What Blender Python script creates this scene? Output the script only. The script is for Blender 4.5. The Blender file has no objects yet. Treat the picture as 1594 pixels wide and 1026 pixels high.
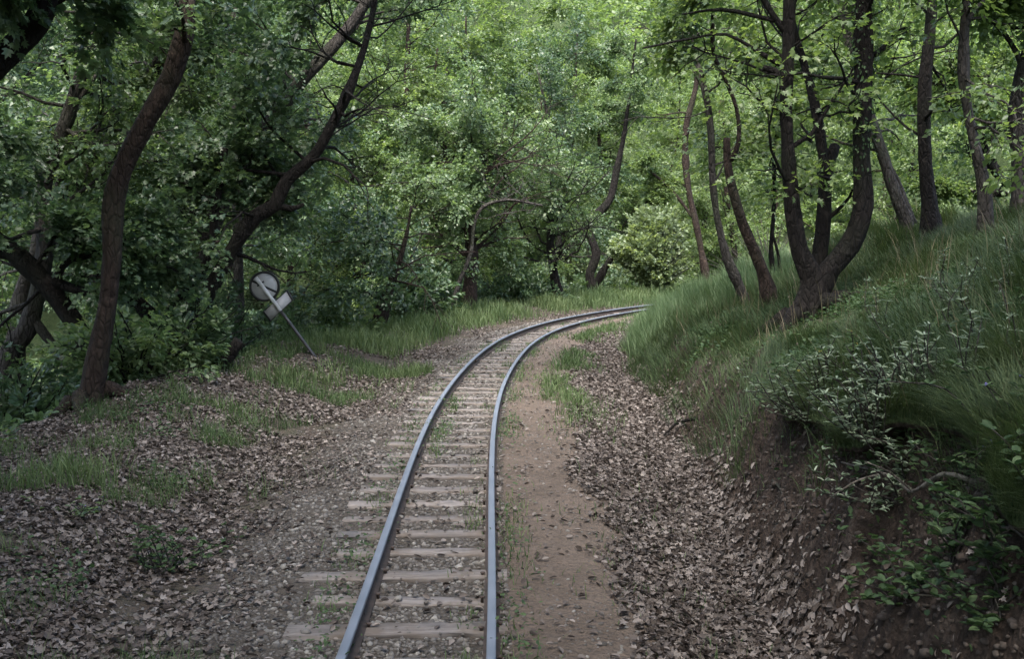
import bpy, math, random
import numpy as np

# ------------------------------------------------------------------ camera
F, CX, CY, HV = 1700.0, 797.0, 513.0, 362.0      # focal length, centre and horizon row of the photograph
CAM_Z = 2.0                                       # above the track bed; the rail heads are at 0.15
PITCH = math.atan((CY - HV) / F)
scene = bpy.context.scene
col = scene.collection
cam_d = bpy.data.cameras.new('camera')
cam = bpy.data.objects.new('camera', cam_d)
col.objects.link(cam)
cam.location = (0, 0, CAM_Z)
cam.rotation_euler = (math.pi / 2 - PITCH, 0, 0)
cam_d.sensor_fit = 'HORIZONTAL'
cam_d.sensor_width = 36.0
cam_d.lens = 36.0 * F / 1594.0
cam_d.clip_start = 0.05
cam_d.clip_end = 600
scene.camera = cam

# ------------------------------------------------------------------ light
SUN_EL, SUN_AZ = math.radians(60), math.radians(195)   # azimuth from +Y towards +X
world = bpy.data.worlds.new('World')
scene.world = world
world.use_nodes = True
wn = world.node_tree
bg = wn.nodes['Background']
sky = wn.nodes.new('ShaderNodeTexSky')
sky.sky_type = 'NISHITA'
sky.sun_disc = False
sky.sun_elevation = SUN_EL
sky.sun_rotation = SUN_AZ
sky.air_density = 1.0
sky.dust_density = 4.0
sky.ozone_density = 1.0
wn.links.new(sky.outputs[0], bg.inputs['Color'])
bg.inputs['Strength'].default_value = 0.15
sun_d = bpy.data.lights.new('sun', 'SUN')
sun_d.energy = 2.2
sun_d.angle = math.radians(45)
sun_d.color = (1.0, 0.98, 0.94)
sun = bpy.data.objects.new('sun', sun_d)
col.objects.link(sun)
sun.rotation_euler = (math.pi / 2 - SUN_EL, 0, math.pi - SUN_AZ)
sun.location = (0, 0, 40)
scene.view_settings.view_transform = 'Standard'
scene.view_settings.look = 'None'
scene.view_settings.gamma = 1.0
scene.view_settings.use_curve_mapping = False
scene.view_settings.exposure = 2.4
scene.cycles.max_bounces = 7
scene.cycles.diffuse_bounces = 4
scene.cycles.transmission_bounces = 4
scene.cycles.use_denoising = True

rng = np.random.default_rng(7)

# ------------------------------------------------------------------ small maths
def ray(u, v):
    xc, yc = (u - CX) / F, (CY - v) / F
    return np.array([xc, math.cos(PITCH) + yc * math.sin(PITCH), -math.sin(PITCH) + yc * math.cos(PITCH)])

def P(u, v, y):
    r = ray(u, v)
    return np.array([0, 0, CAM_Z]) + r * (y / r[1])

def _hash(ix, iy, seed):
    n = (ix.astype(np.int64) * 374761393 + iy.astype(np.int64) * 668265263 + seed * 1442695041) & 0x7fffffff
    n = ((n ^ (n >> 13)) * 1274126177) & 0x7fffffff
    return ((n ^ (n >> 16)) & 0xffff) / 65535.0

def vnoise(x, y, seed=0):
    ix, iy = np.floor(x), np.floor(y)
    fx, fy = x - ix, y - iy
    fx, fy = fx * fx * (3 - 2 * fx), fy * fy * (3 - 2 * fy)
    a, b = _hash(ix, iy, seed), _hash(ix + 1, iy, seed)
    c, d = _hash(ix, iy + 1, seed), _hash(ix + 1, iy + 1, seed)
    return (a + (b - a) * fx) * (1 - fy) + (c + (d - c) * fx) * fy

def fbm(x, y, seed=0, oct=4):
    t, a, s = 0, 0.5, 0
    for i in range(oct):
        t = t + a * (vnoise(x * 2 ** i, y * 2 ** i, seed + i * 17) - 0.5)
        a *= 0.5
    return t

def sstep(a, b, x):
    t = np.clip((x - a) / (b - a), 0, 1)
    return t * t * (3 - 2 * t)

def unit(v):
    v = np.asarray(v, float)
    return v / np.maximum(np.linalg.norm(v, axis=-1, keepdims=True), 1e-9)

# ------------------------------------------------------------------ track line
KS = [-60, -0.01, 0, 7, 13, 18, 23, 28, 34, 44, 47, 200]
KV = [0, 0, -0.0152, 0.0131, 0.0163, 0.0507, 0.0432, 0.0441, 0.0441, 0.0441, 0, 0]
DS = 0.1
S_FWD = np.arange(0, 90, DS)
_h = 0.0087 + np.cumsum(np.interp(S_FWD, KS, KV)) * DS
_x = -0.4171 + np.cumsum(np.sin(_h)) * DS
_y = 3.0 + np.cumsum(np.cos(_h)) * DS
S_BWD = np.arange(-30, 0, DS)
TS = np.r_[S_BWD, S_FWD]
TH = np.r_[np.full(len(S_BWD), 0.0087), _h]
TX = np.r_[-0.4171 + S_BWD * math.sin(0.0087), _x]
TY = np.r_[3.0 + S_BWD * math.cos(0.0087), _y]

def track(s, d=0.0):
    s = np.asarray(s, float)
    h = np.interp(s, TS, TH)
    return np.interp(s, TS, TX) + d * np.cos(h), np.interp(s, TS, TY) - d * np.sin(h), h

def to_sd(x, y):
    x, y = np.asarray(x, float).ravel(), np.asarray(y, float).ravel()
    so, do = np.empty_like(x), np.empty_like(x)
    tx, ty, ts, th = TX[::3], TY[::3], TS[::3], TH[::3]
    for i in range(0, len(x), 20000):
        a, b = x[i:i + 20000], y[i:i + 20000]
        k = np.argmin((a[:, None] - tx) ** 2 + (b[:, None] - ty) ** 2, axis=1)
        dx, dy = a - tx[k], b - ty[k]
        along = dx * np.sin(th[k]) + dy * np.cos(th[k])
        so[i:i + 20000] = ts[k] + along
        dd = dx * np.cos(th[k]) - dy * np.sin(th[k])
        far = np.abs(along) > 0.6
        do[i:i + 20000] = np.where(far, np.sign(dd) * np.hypot(dx, dy), dd)
    return so, do

def foot(s):
    return np.interp(s, [-5, 2, 6, 11, 15, 18, 24, 40], [1.75, 1.75, 2.15, 2.2, 1.95, 1.75, 1.6, 1.6])

def face_h(s):
    return np.interp(s, [-5, 4, 8, 12, 16, 22, 40], [1.0, 0.95, 0.58, 0.4, 0.3, 0.22, 0.25])

def verge(s):
    return np.interp(s, [-5, 4, 8, 11, 18, 22, 30, 50], [-4.6, -4.4, -4.0, -3.1, -2.8, -3.2, -3.2, -3.0])

def height(x, y, detail=True):
    shp = np.shape(x)
    x, y = np.asarray(x, float).ravel(), np.asarray(y, float).ravel()
    s, d = to_sd(x, y)
    n1 = fbm(x * 0.9, y * 0.9, 3)
    n2 = fbm(x * 3.1, y * 3.1, 11)
    f = foot(s) + n1 * 0.42 + n2 * 0.2
    fh = face_h(s) * (1 + n1 * 0.5)
    z = np.full_like(x, 0.0)
    # bed and path
    z += 0.036 - 0.008 * sstep(0.36, 0.5, -d) - 0.06 * sstep(0.75, 1.5, -d) + 0.036 * sstep(.35, .44, d) - 0.074 * sstep(1.0, 1.5, d) + 0.014 * sstep(.45, .7, -d) * (1 - sstep(.8, 1.2, -d)) * (fbm(x * 2.2, y * 2.2, 19) * 3 + .5)
    z += -0.05 * sstep(1.5, 1.9, d) * (1 - sstep(2.2, 2.6, d))
    # right bank
    q = d - f
    bank = fh * sstep(-0.05, 0.6, q) + 0.415 * np.clip(q - 0.3, 0, 3.9) + 0.10 * np.clip(q - 4.2, 0, 12) + 0.3 * np.clip(q - 16, 0, 40) * 0.3
    z = np.where(d > 0, z + np.where(q > 0, bank, 0), z)
    # left verge, the drop into the hollow and the far slope
    e = verge(s) + n1 * 0.7
    l = -d
    z = np.where(d < 0, z + 0.16 * sstep(1.5, 2.6, l) - 0.95 * sstep(-e, -e + 1.5, l) + 0.22 * np.clip(l - 16, 0, 60), z)
    z = z + 0.34 * np.clip(y - 42, 0, 70) * sstep(5, 14, np.abs(d))
    z = np.where(d < 0, z + .20 * np.exp(-((l - 3.3) / .7) ** 2) * sstep(6.5, 9, s) * (1 - sstep(13, 15, s)) * (1 + 1.5 * n2), z)
    if detail:
        away = sstep(0.75, 1.3, np.abs(d))
        z += (n1 * 0.16 + n2 * 0.05) * away * sstep(0.9, 2.5, np.abs(d))
        z += fbm(x * 7, y * 7, 23, 3) * (0.03 + 0.26 * sstep(0, .1, q) * (1 - sstep(0.5, 0.9, q)) * (d > 0)) * (0.35 + 0.65 * away)
        z += n1 * 0.5 * sstep(3.5, 8, np.abs(d))
    return z.reshape(shp)

def lip_edge(ss):
    return .46 - .06 * sstep(2.0, 3.6, ss) + .64 * sstep(4.0, 6.3, ss) + .15 * (vnoise(ss * 1.7, ss * 0 + 3, 88) - .5) + .08 * (vnoise(ss * 6, ss * 0 + 3, 89) - .5)

def lip_at(ss, t):
    # top of the overhanging turf: t = 0 at the free edge, 1 where it joins the slope
    q = lip_edge(ss) * (1 - t) + 1.05 * t
    x, y, h = track(ss, foot(ss) + q)
    xi, yi, _ = track(ss, foot(ss) + 1.05)
    zi = height(xi, yi)
    z = zi + .03 - (.20 + .28 * sstep(1.4, 3.2, ss)) * (1 - t) - .07 * (1 - t) ** 3 + .06 * fbm(x * 5, y * 5, 90)
    return x, y, z, h

def top_height(x, y):
    x, y = np.asarray(x, float), np.asarray(y, float)
    z = height(x, y)
    s, d = to_sd(x, y)
    e = lip_edge(s)
    t = (d - foot(s) - e) / np.maximum(1.05 - e, .05)
    _, _, zl, _ = lip_at(s, np.clip(t, 0, 1))
    return np.where((t > 0) & (t < 1) & (s > -.5) & (s < 6.2), np.maximum(z, zl), z)

def ground_hit(u, v, y0=4, y1=60, fn=None):
    ys = np.arange(y0, y1, 0.05)
    r = ray(u, v)
    px, pz = r[0] / r[1] * ys, CAM_Z + r[2] / r[1] * ys
    g = (fn or height)(px, ys)
    k = np.argmax(pz < g)
    return float(ys[k]) if pz[k] < g[k] else None

def gz(x, y):
    return float(height(np.array([x]), np.array([y]))[0])

# ------------------------------------------------------------------ mesh helpers
def mesh_np(name, V, polys, mats, rnd=None, mat_idx=None, smooth=False, parent=None, uv=None, extra=None):
    V = np.ascontiguousarray(V, np.float32)
    polys = [np.asarray(p, np.int32) for p in polys if len(p)]
    loops = np.concatenate([p.ravel() for p in polys])
    tot = np.concatenate([np.full(len(p), p.shape[1], np.int32) for p in polys])
    start = np.r_[0, np.cumsum(tot)[:-1]].astype(np.int32)
    me = bpy.data.meshes.new(name)
    me.vertices.add(len(V)); me.vertices.foreach_set('co', V.ravel())
    me.loops.add(len(loops)); me.loops.foreach_set('vertex_index', loops)
    me.polygons.add(len(tot))
    me.polygons.foreach_set('loop_start', start)
    me.polygons.foreach_set('loop_total', tot)
    if smooth:
        me.polygons.foreach_set('use_smooth', np.ones(len(tot), bool))
    for m in (mats if isinstance(mats, (list, tuple)) else [mats]):
        me.materials.append(m)
    if mat_idx is not None:
        me.polygons.foreach_set('material_index', np.asarray(mat_idx, np.int32))
    if rnd is not None:
        a = me.attributes.new('rnd', 'FLOAT', 'FACE')
        a.data.foreach_set('value', np.asarray(rnd, np.float32))
    for k, arr in (extra or {}).items():
        a = me.attributes.new(k, 'FLOAT', 'POINT')
        a.data.foreach_set('value', np.asarray(arr, np.float32))
    me.update(calc_edges=True)
    o = bpy.data.objects.new(name, me)
    col.objects.link(o)
    if parent is not None:
        o.parent = parent
        o.matrix_parent_inverse.identity()
    return o

def tag(o, label=None, cat=None, group=None, kind=None):
    if label: o['label'] = label
    if cat: o['category'] = cat
    if group: o['group'] = group
    if kind: o['kind'] = kind
    return o

def empty(name, loc, label=None, cat=None, group=None):
    o = bpy.data.objects.new(name, None)
    o.location = loc
    o.empty_display_size = 0.2
    col.objects.link(o)
    return tag(o, label, cat, group)

def copy_tree(root, loc, rz, sc):
    r = root.copy(); col.objects.link(r)
    r.location = loc; r.rotation_euler = (0, 0, rz); r.scale = (sc, sc, sc)
    for ch in list(root.children):
        c = ch.copy(); col.objects.link(c); c.parent = r
        for g in list(ch.children):
            k = g.copy(); col.objects.link(k); k.parent = c
    return r

class Geo:
    def __init__(self):
        self.V, self.Q, self.T, self.mq, self.n = [], [], [], [], 0
    def add(self, V, quads=None, tris=None, m=0):
        V = np.asarray(V, float)
        self.V.append(V)
        if quads is not None and len(quads):
            self.Q.append(np.asarray(quads) + self.n); self.mq.append(np.full(len(quads), m))
        if tris is not None and len(tris): self.T.append(np.asarray(tris) + self.n)
        self.n += len(V)
    def arrays(self):
        polys = []
        if self.Q: polys.append(np.concatenate(self.Q))
        if self.T: polys.append(np.concatenate(self.T))
        return np.concatenate(self.V), polys
    def build(self, name, mats, parent=None, off=(0, 0, 0), smooth=True, mat_idx=False):
        V, polys = self.arrays()
        mi = None
        if mat_idx:
            mi = np.concatenate(self.mq + [np.zeros(sum(len(t) for t in self.T), int)])
        return mesh_np(name, V - np.asarray(off), polys, mats, smooth=smooth, parent=parent, mat_idx=mi)

def catmull(pts, rad, step):
    pts = np.asarray(pts, float); rad = np.asarray(rad, float)
    if len(pts) < 3:
        n = max(2, int(np.linalg.norm(pts[-1] - pts[0]) / step))
        t = np.linspace(0, 1, n + 1)[:, None]
        return pts[0] * (1 - t) + pts[-1] * t, np.interp(t[:, 0], [0, 1], [rad[0], rad[-1]])
    e = np.r_[[2 * pts[0] - pts[1]], pts, [2 * pts[-1] - pts[-2]]]
    out, ro = [], []
    for i in range(1, len(e) - 2):
        n = max(2, int(np.linalg.norm(e[i + 1] - e[i]) / step))
        t = np.arange(n)[:, None] / n
        p0, p1, p2, p3 = e[i - 1], e[i], e[i + 1], e[i + 2]
        out.append(0.5 * (2 * p1 + (p2 - p0) * t + (2 * p0 - 5 * p1 + 4 * p2 - p3) * t ** 2 + (3 * p1 - p0 - 3 * p2 + p3) * t ** 3))
        ro.append(np.interp(t[:, 0], [0, 1], [rad[i - 1], rad[i]]))
    out.append(pts[-1:]); ro.append(rad[-1:])
    return np.concatenate(out), np.concatenate(ro)

def tube(geo, pts, rad, sides=8, lump=0.0, r=None, cap=True, m=0):
    pts = np.asarray(pts, float); rad = np.asarray(rad, float)
    n = len(pts)
    t = unit(np.gradient(pts, axis=0))
    a = np.zeros((n, 3))
    ref = np.array([1.0, 0, 0]) if abs(t[0][0]) < 0.8 else np.array([0, 1.0, 0])
    a[0] = unit(np.cross(t[0], ref))
    for i in range(1, n):
        v = a[i - 1] - t[i] * np.dot(a[i - 1], t[i])
        a[i] = unit(v)
    b = np.cross(t, a)
    th = np.arange(sides) / sides * 2 * np.pi
    R = np.repeat(rad[:, None], sides, 1)
    if lump and r is not None:
        L = np.r_[0, np.cumsum(np.linalg.norm(np.diff(pts, axis=0), axis=1))]
        ph = r.uniform(0, 6.28, 6)
        R = R * (1 + lump * (0.5 * np.sin(2 * th + ph[0] + L[:, None] * 1.3) + 0.35 * np.sin(3 * th + ph[1] - L[:, None] * 2.1)
                             + 0.5 * np.sin(L[:, None] * 3.7 + ph[2]) + 0.3 * np.sin(5 * th + ph[3] + L[:, None] * .7) + r.normal(0, 0.25, (n, sides))))
    V = pts[:, None, :] + R[..., None] * (np.cos(th)[None, :, None] * a[:, None, :] + np.sin(th)[None, :, None] * b[:, None, :])
    V = V.reshape(-1, 3)
    i = np.arange(n - 1)[:, None] * sides; j = np.arange(sides)[None, :]; j2 = (j + 1) % sides
    q = np.stack([i + j, i + j2, i + sides + j2, i + sides + j], -1).reshape(-1, 4)
    tr = []
    if cap:
        V = np.r_[V, pts[:1], pts[-1:]]
        c0, c1 = n * sides, n * sides + 1
        tr = [(c0, (k + 1) % sides, k) for k in range(sides)] + [(c1, (n - 1) * sides + k, (n - 1) * sides + (k + 1) % sides) for k in range(sides)]
    geo.add(V, q, tr, m)

# leaf outlines: x along the leaf, y to one side, z the fold
def _half(pts):
    return np.array(pts, float)
LEAF_LOBED = ([(0, 0, 0), (1, 0, -.08)], [(0.02, 0.26), (0.28, 0.52), (0.33, 0.26), (0.72, 0.40), (0.62, 0.14)])
LEAF_OVAL = ([(0, 0, 0), (1, 0, -.1)], [(0.18, 0.20), (0.5, 0.28), (0.82, 0.15)])
LEAF_KITE = ([(0, 0, 0), (1, 0, -.1)], [(0.42, 0.36)])
LEAF_NARROW = ([(0, 0, 0), (1, 0, -.15)], [(0.3, 0.11), (0.7, 0.09)])

def leaf_mesh(name, pos, axis, normal, size, rnd, mat, kind=LEAF_KITE, fold=0.22, parent=None, off=(0, 0, 0)):
    ends, side = kind
    k = len(side)
    T = [ends[0]] + [(x, y, y * fold) for x, y in side] + [ends[1]] + [(x, -y, y * fold) for x, y in side]
    T = np.array(T)                                # base, left.., tip, right..
    left = [0] + list(range(1, k + 1))[::-1] + [k + 1]
    left = [0, k + 1] + list(range(1, k + 1))[::-1]
    right = [0] + list(range(k + 2, 2 * k + 2)) + [k + 1]
    n = len(pos)
    a = unit(axis)
    nn = unit(normal - a * (normal * a).sum(1, keepdims=True))
    b = np.cross(nn, a)
    V = pos[:, None] + size[:, None, None] * (T[None, :, 0:1] * a[:, None] + T[None, :, 1:2] * b[:, None] + T[None, :, 2:3] * nn[:, None])
    base = np.arange(n)[:, None] * len(T)
    F2 = np.stack([base + np.array(left)[None], base + np.array(right)[None]], 1).reshape(-1, k + 2)
    return mesh_np(name, V.reshape(-1, 3) - np.asarray(off), [F2], mat, rnd=np.repeat(rnd, 2), parent=parent)

def sprays(r, pos, dirn, per=14, length=0.5, size=(0.09, 0.16), droop=0.35, spread=0.5, flat=0.3):
    n = len(pos)
    d = unit(dirn + r.normal(0, 0.25, (n, 3)))
    d[:, 2] *= 0.6
    d = unit(d)
    up = np.tile([0, 0, 1.0], (n, 1)) + r.normal(0, flat, (n, 3))
    side = unit(np.cross(d, up))
    nrm = np.cross(side, d)
    t = r.uniform(0, 1, (n, per))
    sg = np.sign(r.uniform(-1, 1, (n, per)))
    lat = r.uniform(0.02, 0.16, (n, per)) * (1.15 - t) * (length / 0.5)
    pp = (pos[:, None] + d[:, None] * (t * length)[..., None] + side[:, None] * (sg * lat)[..., None]
          - np.array([0, 0, 1.0]) * (droop * (t ** 2) * length + r.uniform(0, 0.09, (n, per)))[..., None])
    ax = d[:, None] * (0.35 + t)[..., None] + side[:, None] * (sg * spread * r.uniform(0.6, 1.6, (n, per)))[..., None] + r.normal(0, 0.25, (n, per, 3))
    ax[..., 2] -= r.uniform(0.0, 0.7, (n, per))
    nm = nrm[:, None] + r.normal(0, 0.38, (n, per, 3))
    sz = r.uniform(size[0], size[1], (n, per)) * (1 - 0.35 * t)
    tone = np.clip(r.normal(0.5, 0.16, (n, 1)) + r.normal(0, 0.16, (n, per)), 0, 1)
    return pp.reshape(-1, 3), ax.reshape(-1, 3), nm.reshape(-1, 3), sz.ravel(), tone.ravel()

# ------------------------------------------------------------------ materials
def new_mat(name):
    m = bpy.data.materials.new(name); m.use_nodes = True
    nt = m.node_tree
    return m, nt, nt.nodes['Principled BSDF'], nt.nodes['Material Output']

def N(nt, t, **kw):
    n = nt.nodes.new(t)
    for k, v in kw.items():
        if k in n.inputs: n.inputs[k].default_value = v
        else: setattr(n, k, v)
    return n

def ramp(nt, src, stops):
    r = nt.nodes.new('ShaderNodeValToRGB')
    el = r.color_ramp.elements
    while len(el) < len(stops): el.new(0.5)
    for e, (p, c) in zip(el, stops):
        e.position = p; e.color = (*c, 1)
    nt.links.new(src, r.inputs['Fac'])
    return r.outputs['Color']

def mixc(nt, fac, a, b, mode='MIX'):
    m = nt.nodes.new('ShaderNodeMix'); m.data_type = 'RGBA'; m.blend_type = mode
    for sock, val in ((m.inputs[0], fac), (m.inputs[6], a), (m.inputs[7], b)):
        if isinstance(val, bpy.types.NodeSocket): nt.links.new(val, sock)
        elif isinstance(val, (int, float)): sock.default_value = val
        else: sock.default_value = (*val, 1)
    return m.outputs[2]

def math_n(nt, op, a, b=None, c=None, clamp=False):
    m = nt.nodes.new('ShaderNodeMath'); m.operation = op; m.use_clamp = clamp
    for i, v in enumerate((a, b, c)):
        if v is None: continue
        if isinstance(v, bpy.types.NodeSocket): nt.links.new(v, m.inputs[i])
        else: m.inputs[i].default_value = v
    return m.outputs[0]

def leaf_mat(name, dark, mid, light, trans=0.42, warm=(1.25, 1.25, 0.55), rough=0.38):
    m, nt, p, out = new_mat(name)
    at = N(nt, 'ShaderNodeAttribute', attribute_name='rnd')
    c = ramp(nt, at.outputs['Fac'], [(0.1, dark), (0.5, mid), (0.95, light)])
    nt.links.new(c, p.inputs['Base Color'])
    p.inputs['Roughness'].default_value = rough
    p.inputs['Specular IOR Level'].default_value = 0.5 if rough < .5 else 0.2
    tr = N(nt, 'ShaderNodeBsdfTranslucent')
    nt.links.new(mixc(nt, 1.0, c, warm, 'MULTIPLY'), tr.inputs['Color'])
    ms = N(nt, 'ShaderNodeMixShader'); ms.inputs[0].default_value = trans
    nt.links.new(p.outputs[0], ms.inputs[1]); nt.links.new(tr.outputs[0], ms.inputs[2])
    nt.links.new(ms.outputs[0], out.inputs['Surface'])
    return m

M = {}
M['leaf_shade'] = leaf_mat('leaf_shade_green', (0.032, 0.062, 0.036), (0.068, 0.114, 0.060), (0.125, 0.178, 0.088), 0.42, (1.15, 1.2, 0.7))  # left side leaf, darker and cooler; its shade is put into the colour
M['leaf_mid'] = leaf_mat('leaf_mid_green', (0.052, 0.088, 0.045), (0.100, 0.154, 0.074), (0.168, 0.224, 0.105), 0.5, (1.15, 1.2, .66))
M['leaf_lit'] = leaf_mat('leaf_lit_green', (0.068, 0.110, 0.048), (0.122, 0.180, 0.074), (0.19, 0.25, 0.105), 0.54, (1.2, 1.24, .6))  # same leaf brighter and yellower; backlight is mixed into the colour
M['leaf_pale'] = leaf_mat('leaf_pale_green', (0.11, 0.155, 0.085), (0.17, 0.225, 0.13), (0.24, 0.295, 0.18), 0.48)  # far bush leaf, paled so the strong light sits in its colour
M['leaf_sage'] = leaf_mat('leaf_sage_grey', (0.10, 0.14, 0.095), (0.165, 0.215, 0.15), (0.25, 0.30, 0.225), 0.2, (1, 1, .8), 0.8)
M['leaf_dry'] = leaf_mat('leaf_dry', (0.026, 0.019, 0.015), (0.085, 0.071, 0.063), (0.215, 0.19, 0.175), 0.12, (1.1, 1, .8), 0.7)
M['grass'] = leaf_mat('grass_green', (0.025, 0.043, 0.020), (0.050, 0.078, 0.034), (0.096, 0.122, 0.060), 0.3, (1.2, 1.2, .6), 0.6)
M['grass_mid'] = leaf_mat('grass_mid_green', (0.032, 0.058, 0.024), (0.064, 0.102, 0.042), (0.115, 0.152, 0.072), 0.35, (1.2, 1.2, .6), 0.6)
M['grass_far'] = leaf_mat('grass_grey_green', (0.06, 0.10, 0.045), (0.10, 0.155, 0.075), (0.17, 0.22, 0.13), 0.35, (1.2, 1.2, .7), 0.6)
M['straw'] = leaf_mat('dry_straw', (0.08, 0.07, 0.04), (0.14, 0.12, 0.075), (0.2, 0.175, 0.12), 0.2, (1, 1, .8), .7)
M['leaf_weed'] = leaf_mat('leaf_weed', (0.02, 0.042, 0.02), (0.045, 0.08, 0.035), (0.08, 0.12, 0.055), 0.35, (1.1, 1.2, .7), .62)
M['petal'] = leaf_mat('petal_violet', (0.10, 0.07, 0.3), (0.16, 0.12, 0.4), (0.2, 0.16, 0.45), 0.3, (1, 1, 1), 0.6)
M['petal_yellow'] = leaf_mat('petal_yellow', (0.5, 0.35, 0.04), (0.55, 0.4, 0.05), (0.6, 0.45, 0.06), 0.3, (1, 1, 1), 0.6)

def bark_mat(name, dark, light, moss=(0.05, 0.07, 0.03), moss_amt=0.3, scale=1.0):
    m, nt, p, out = new_mat(name)
    tc = N(nt, 'ShaderNodeTexCoord')
    mp = N(nt, 'ShaderNodeMapping'); mp.inputs['Scale'].default_value = (7 * scale, 7 * scale, 2.6 * scale)
    nt.links.new(tc.outputs['Object'], mp.inputs['Vector'])
    n1 = N(nt, 'ShaderNodeTexNoise', Scale=2.2, Detail=8.0, Roughness=0.65)
    nt.links.new(mp.outputs[0], n1.inputs['Vector'])
    vo = N(nt, 'ShaderNodeTexVoronoi', Scale=2.6, feature='DISTANCE_TO_EDGE')
    nt.links.new(mp.outputs[0], vo.inputs['Vector'])
    n2 = N(nt, 'ShaderNodeTexNoise', Scale=1.3, Detail=4.0)
    nt.links.new(tc.outputs['Object'], n2.inputs['Vector'])
    c = ramp(nt, n1.outputs['Fac'], [(0.3, dark), (0.7, light)])
    crack = math_n(nt, 'MULTIPLY', vo.outputs['Distance'], 6.0, clamp=True)
    c = mixc(nt, math_n(nt, 'MULTIPLY_ADD', crack, 0.6, 0.4), tuple(x * 0.5 for x in dark), c)
    n3 = N(nt, 'ShaderNodeTexNoise', Scale=5.5, Detail=6.0, Roughness=.7)
    nt.links.new(tc.outputs['Object'], n3.inputs['Vector'])
    c = mixc(nt, ramp(nt, n3.outputs['Fac'], [(.56, (0, 0, 0)), (.7, (.6,) * 3)]), c, tuple(min(1, x * 2.1) for x in light))
    mm = ramp(nt, n2.outputs['Fac'], [(0.5, (0, 0, 0)), (0.68, (moss_amt,) * 3)])
    c = mixc(nt, mm, c, moss)
    nt.links.new(c, p.inputs['Base Color'])
    p.inputs['Roughness'].default_value = 0.9
    p.inputs['Specular IOR Level'].default_value = 0.15
    h = math_n(nt, 'ADD', math_n(nt, 'MULTIPLY', crack, 0.22), n1.outputs['Fac'])
    bp = N(nt, 'ShaderNodeBump', Strength=1.0, Distance=0.05)
    nt.links.new(h, bp.inputs['Height']); nt.links.new(bp.outputs[0], p.inputs['Normal'])
    return m
M['bark'] = bark_mat('bark_brown', (0.014, 0.0095, 0.0078), (0.036, 0.026, 0.021), (0.03, 0.04, 0.02))
M['bark_dark'] = bark_mat('bark_dark', (0.0055, 0.0047, 0.0044), (0.015, 0.0128, 0.0117), (0.02, 0.027, 0.014), moss_amt=0.25)
M['bark_grey'] = bark_mat('bark_grey', (0.024, 0.021, 0.019), (0.058, 0.053, 0.049), (0.04, 0.05, 0.025), 0.35)
M['bark_pale'] = bark_mat('bark_pale', (0.08, 0.072, 0.063), (0.19, 0.178, 0.16), (0.07, 0.08, 0.05), 0.3)
M['bark_red'] = bark_mat('bark_red_brown', (0.05, 0.026, 0.018), (0.13, 0.075, 0.05), (0.05, 0.06, 0.03), 0.3)

def ground_mat():
    m, nt, p, out = new_mat('ground_soil')
    tc = N(nt, 'ShaderNodeTexCoord')
    def noise(scale, detail=6.0, rough=0.6):
        n = N(nt, 'ShaderNodeTexNoise', Scale=scale, Detail=detail, Roughness=rough)
        nt.links.new(tc.outputs['Object'], n.inputs['Vector'])
        return n.outputs['Fac']
    def att(nm):
        return N(nt, 'ShaderNodeAttribute', attribute_name=nm).outputs['Fac']
    nf, nm_, nl = noise(38), noise(9), noise(1.6)
    vo = N(nt, 'ShaderNodeTexVoronoi', Scale=30.0)
    nt.links.new(tc.outputs['Object'], vo.inputs['Vector'])
    soil = ramp(nt, nm_, [(0.25, (0.034, 0.027, 0.022)), (0.75, (0.085, 0.069, 0.058))])
    ballast = ramp(nt, nf, [(0.28, (0.032, 0.028, 0.024)), (0.6, (0.078, 0.068, 0.058)), (0.8, (0.14, 0.127, 0.112))])
    path = mixc(nt, nf, ramp(nt, nm_, [(0.3, (0.072, 0.055, 0.043)), (0.7, (0.135, 0.107, 0.086))]), (0.12, 0.097, 0.08))
    path = mixc(nt, ramp(nt, nl, [(0.45, (0, 0, 0)), (0.7, (0.55,) * 3)]), path, (0.06, 0.048, 0.038))
    face = ramp(nt, nm_, [(0.3, (0.015, 0.0115, 0.0095)), (0.55, (0.036, 0.027, 0.022)), (0.75, (0.074, 0.059, 0.049))])  # bare earth, darkened to carry the shade under the bank's overhang
    green = ramp(nt, nm_, [(0.3, (0.022, 0.034, 0.014)), (0.7, (0.05, 0.07, 0.028))])
    def wob(a, k=0.7):
        x = math_n(nt, 'ADD', a, math_n(nt, 'MULTIPLY', math_n(nt, 'SUBTRACT', nm_, 0.5), k))
        return ramp(nt, x, [(0.35, (0, 0, 0)), (0.65, (1, 1, 1))])
    soil = mixc(nt, ramp(nt, noise(3.3, 8.0, .7), [(0.42, (0, 0, 0)), (0.62, (.8,) * 3)]), soil, ramp(nt, nf, [(.3, (.03, .032, .018)), (.7, (.085, .08, .06))]))
    c = mixc(nt, wob(att('z_ballast'), 1.1), soil, ballast)
    c = mixc(nt, wob(att('z_path')), c, path)
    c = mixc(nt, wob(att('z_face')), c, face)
    c = mixc(nt, wob(att('z_green')), c, green)
    nt.links.new(c, p.inputs['Base Color'])
    p.inputs['Roughness'].default_value = 0.95
    p.inputs['Specular IOR Level'].default_value = 0.1
    h = math_n(nt, 'ADD', math_n(nt, 'MULTIPLY', nf, 0.6), math_n(nt, 'ADD', nm_, math_n(nt, 'MULTIPLY', vo.outputs['Distance'], 0.4)))
    bp = N(nt, 'ShaderNodeBump', Strength=1.0, Distance=0.05)
    nt.links.new(h, bp.inputs['Height']); nt.links.new(bp.outputs[0], p.inputs['Normal'])
    return m
M['ground'] = ground_mat()

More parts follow.
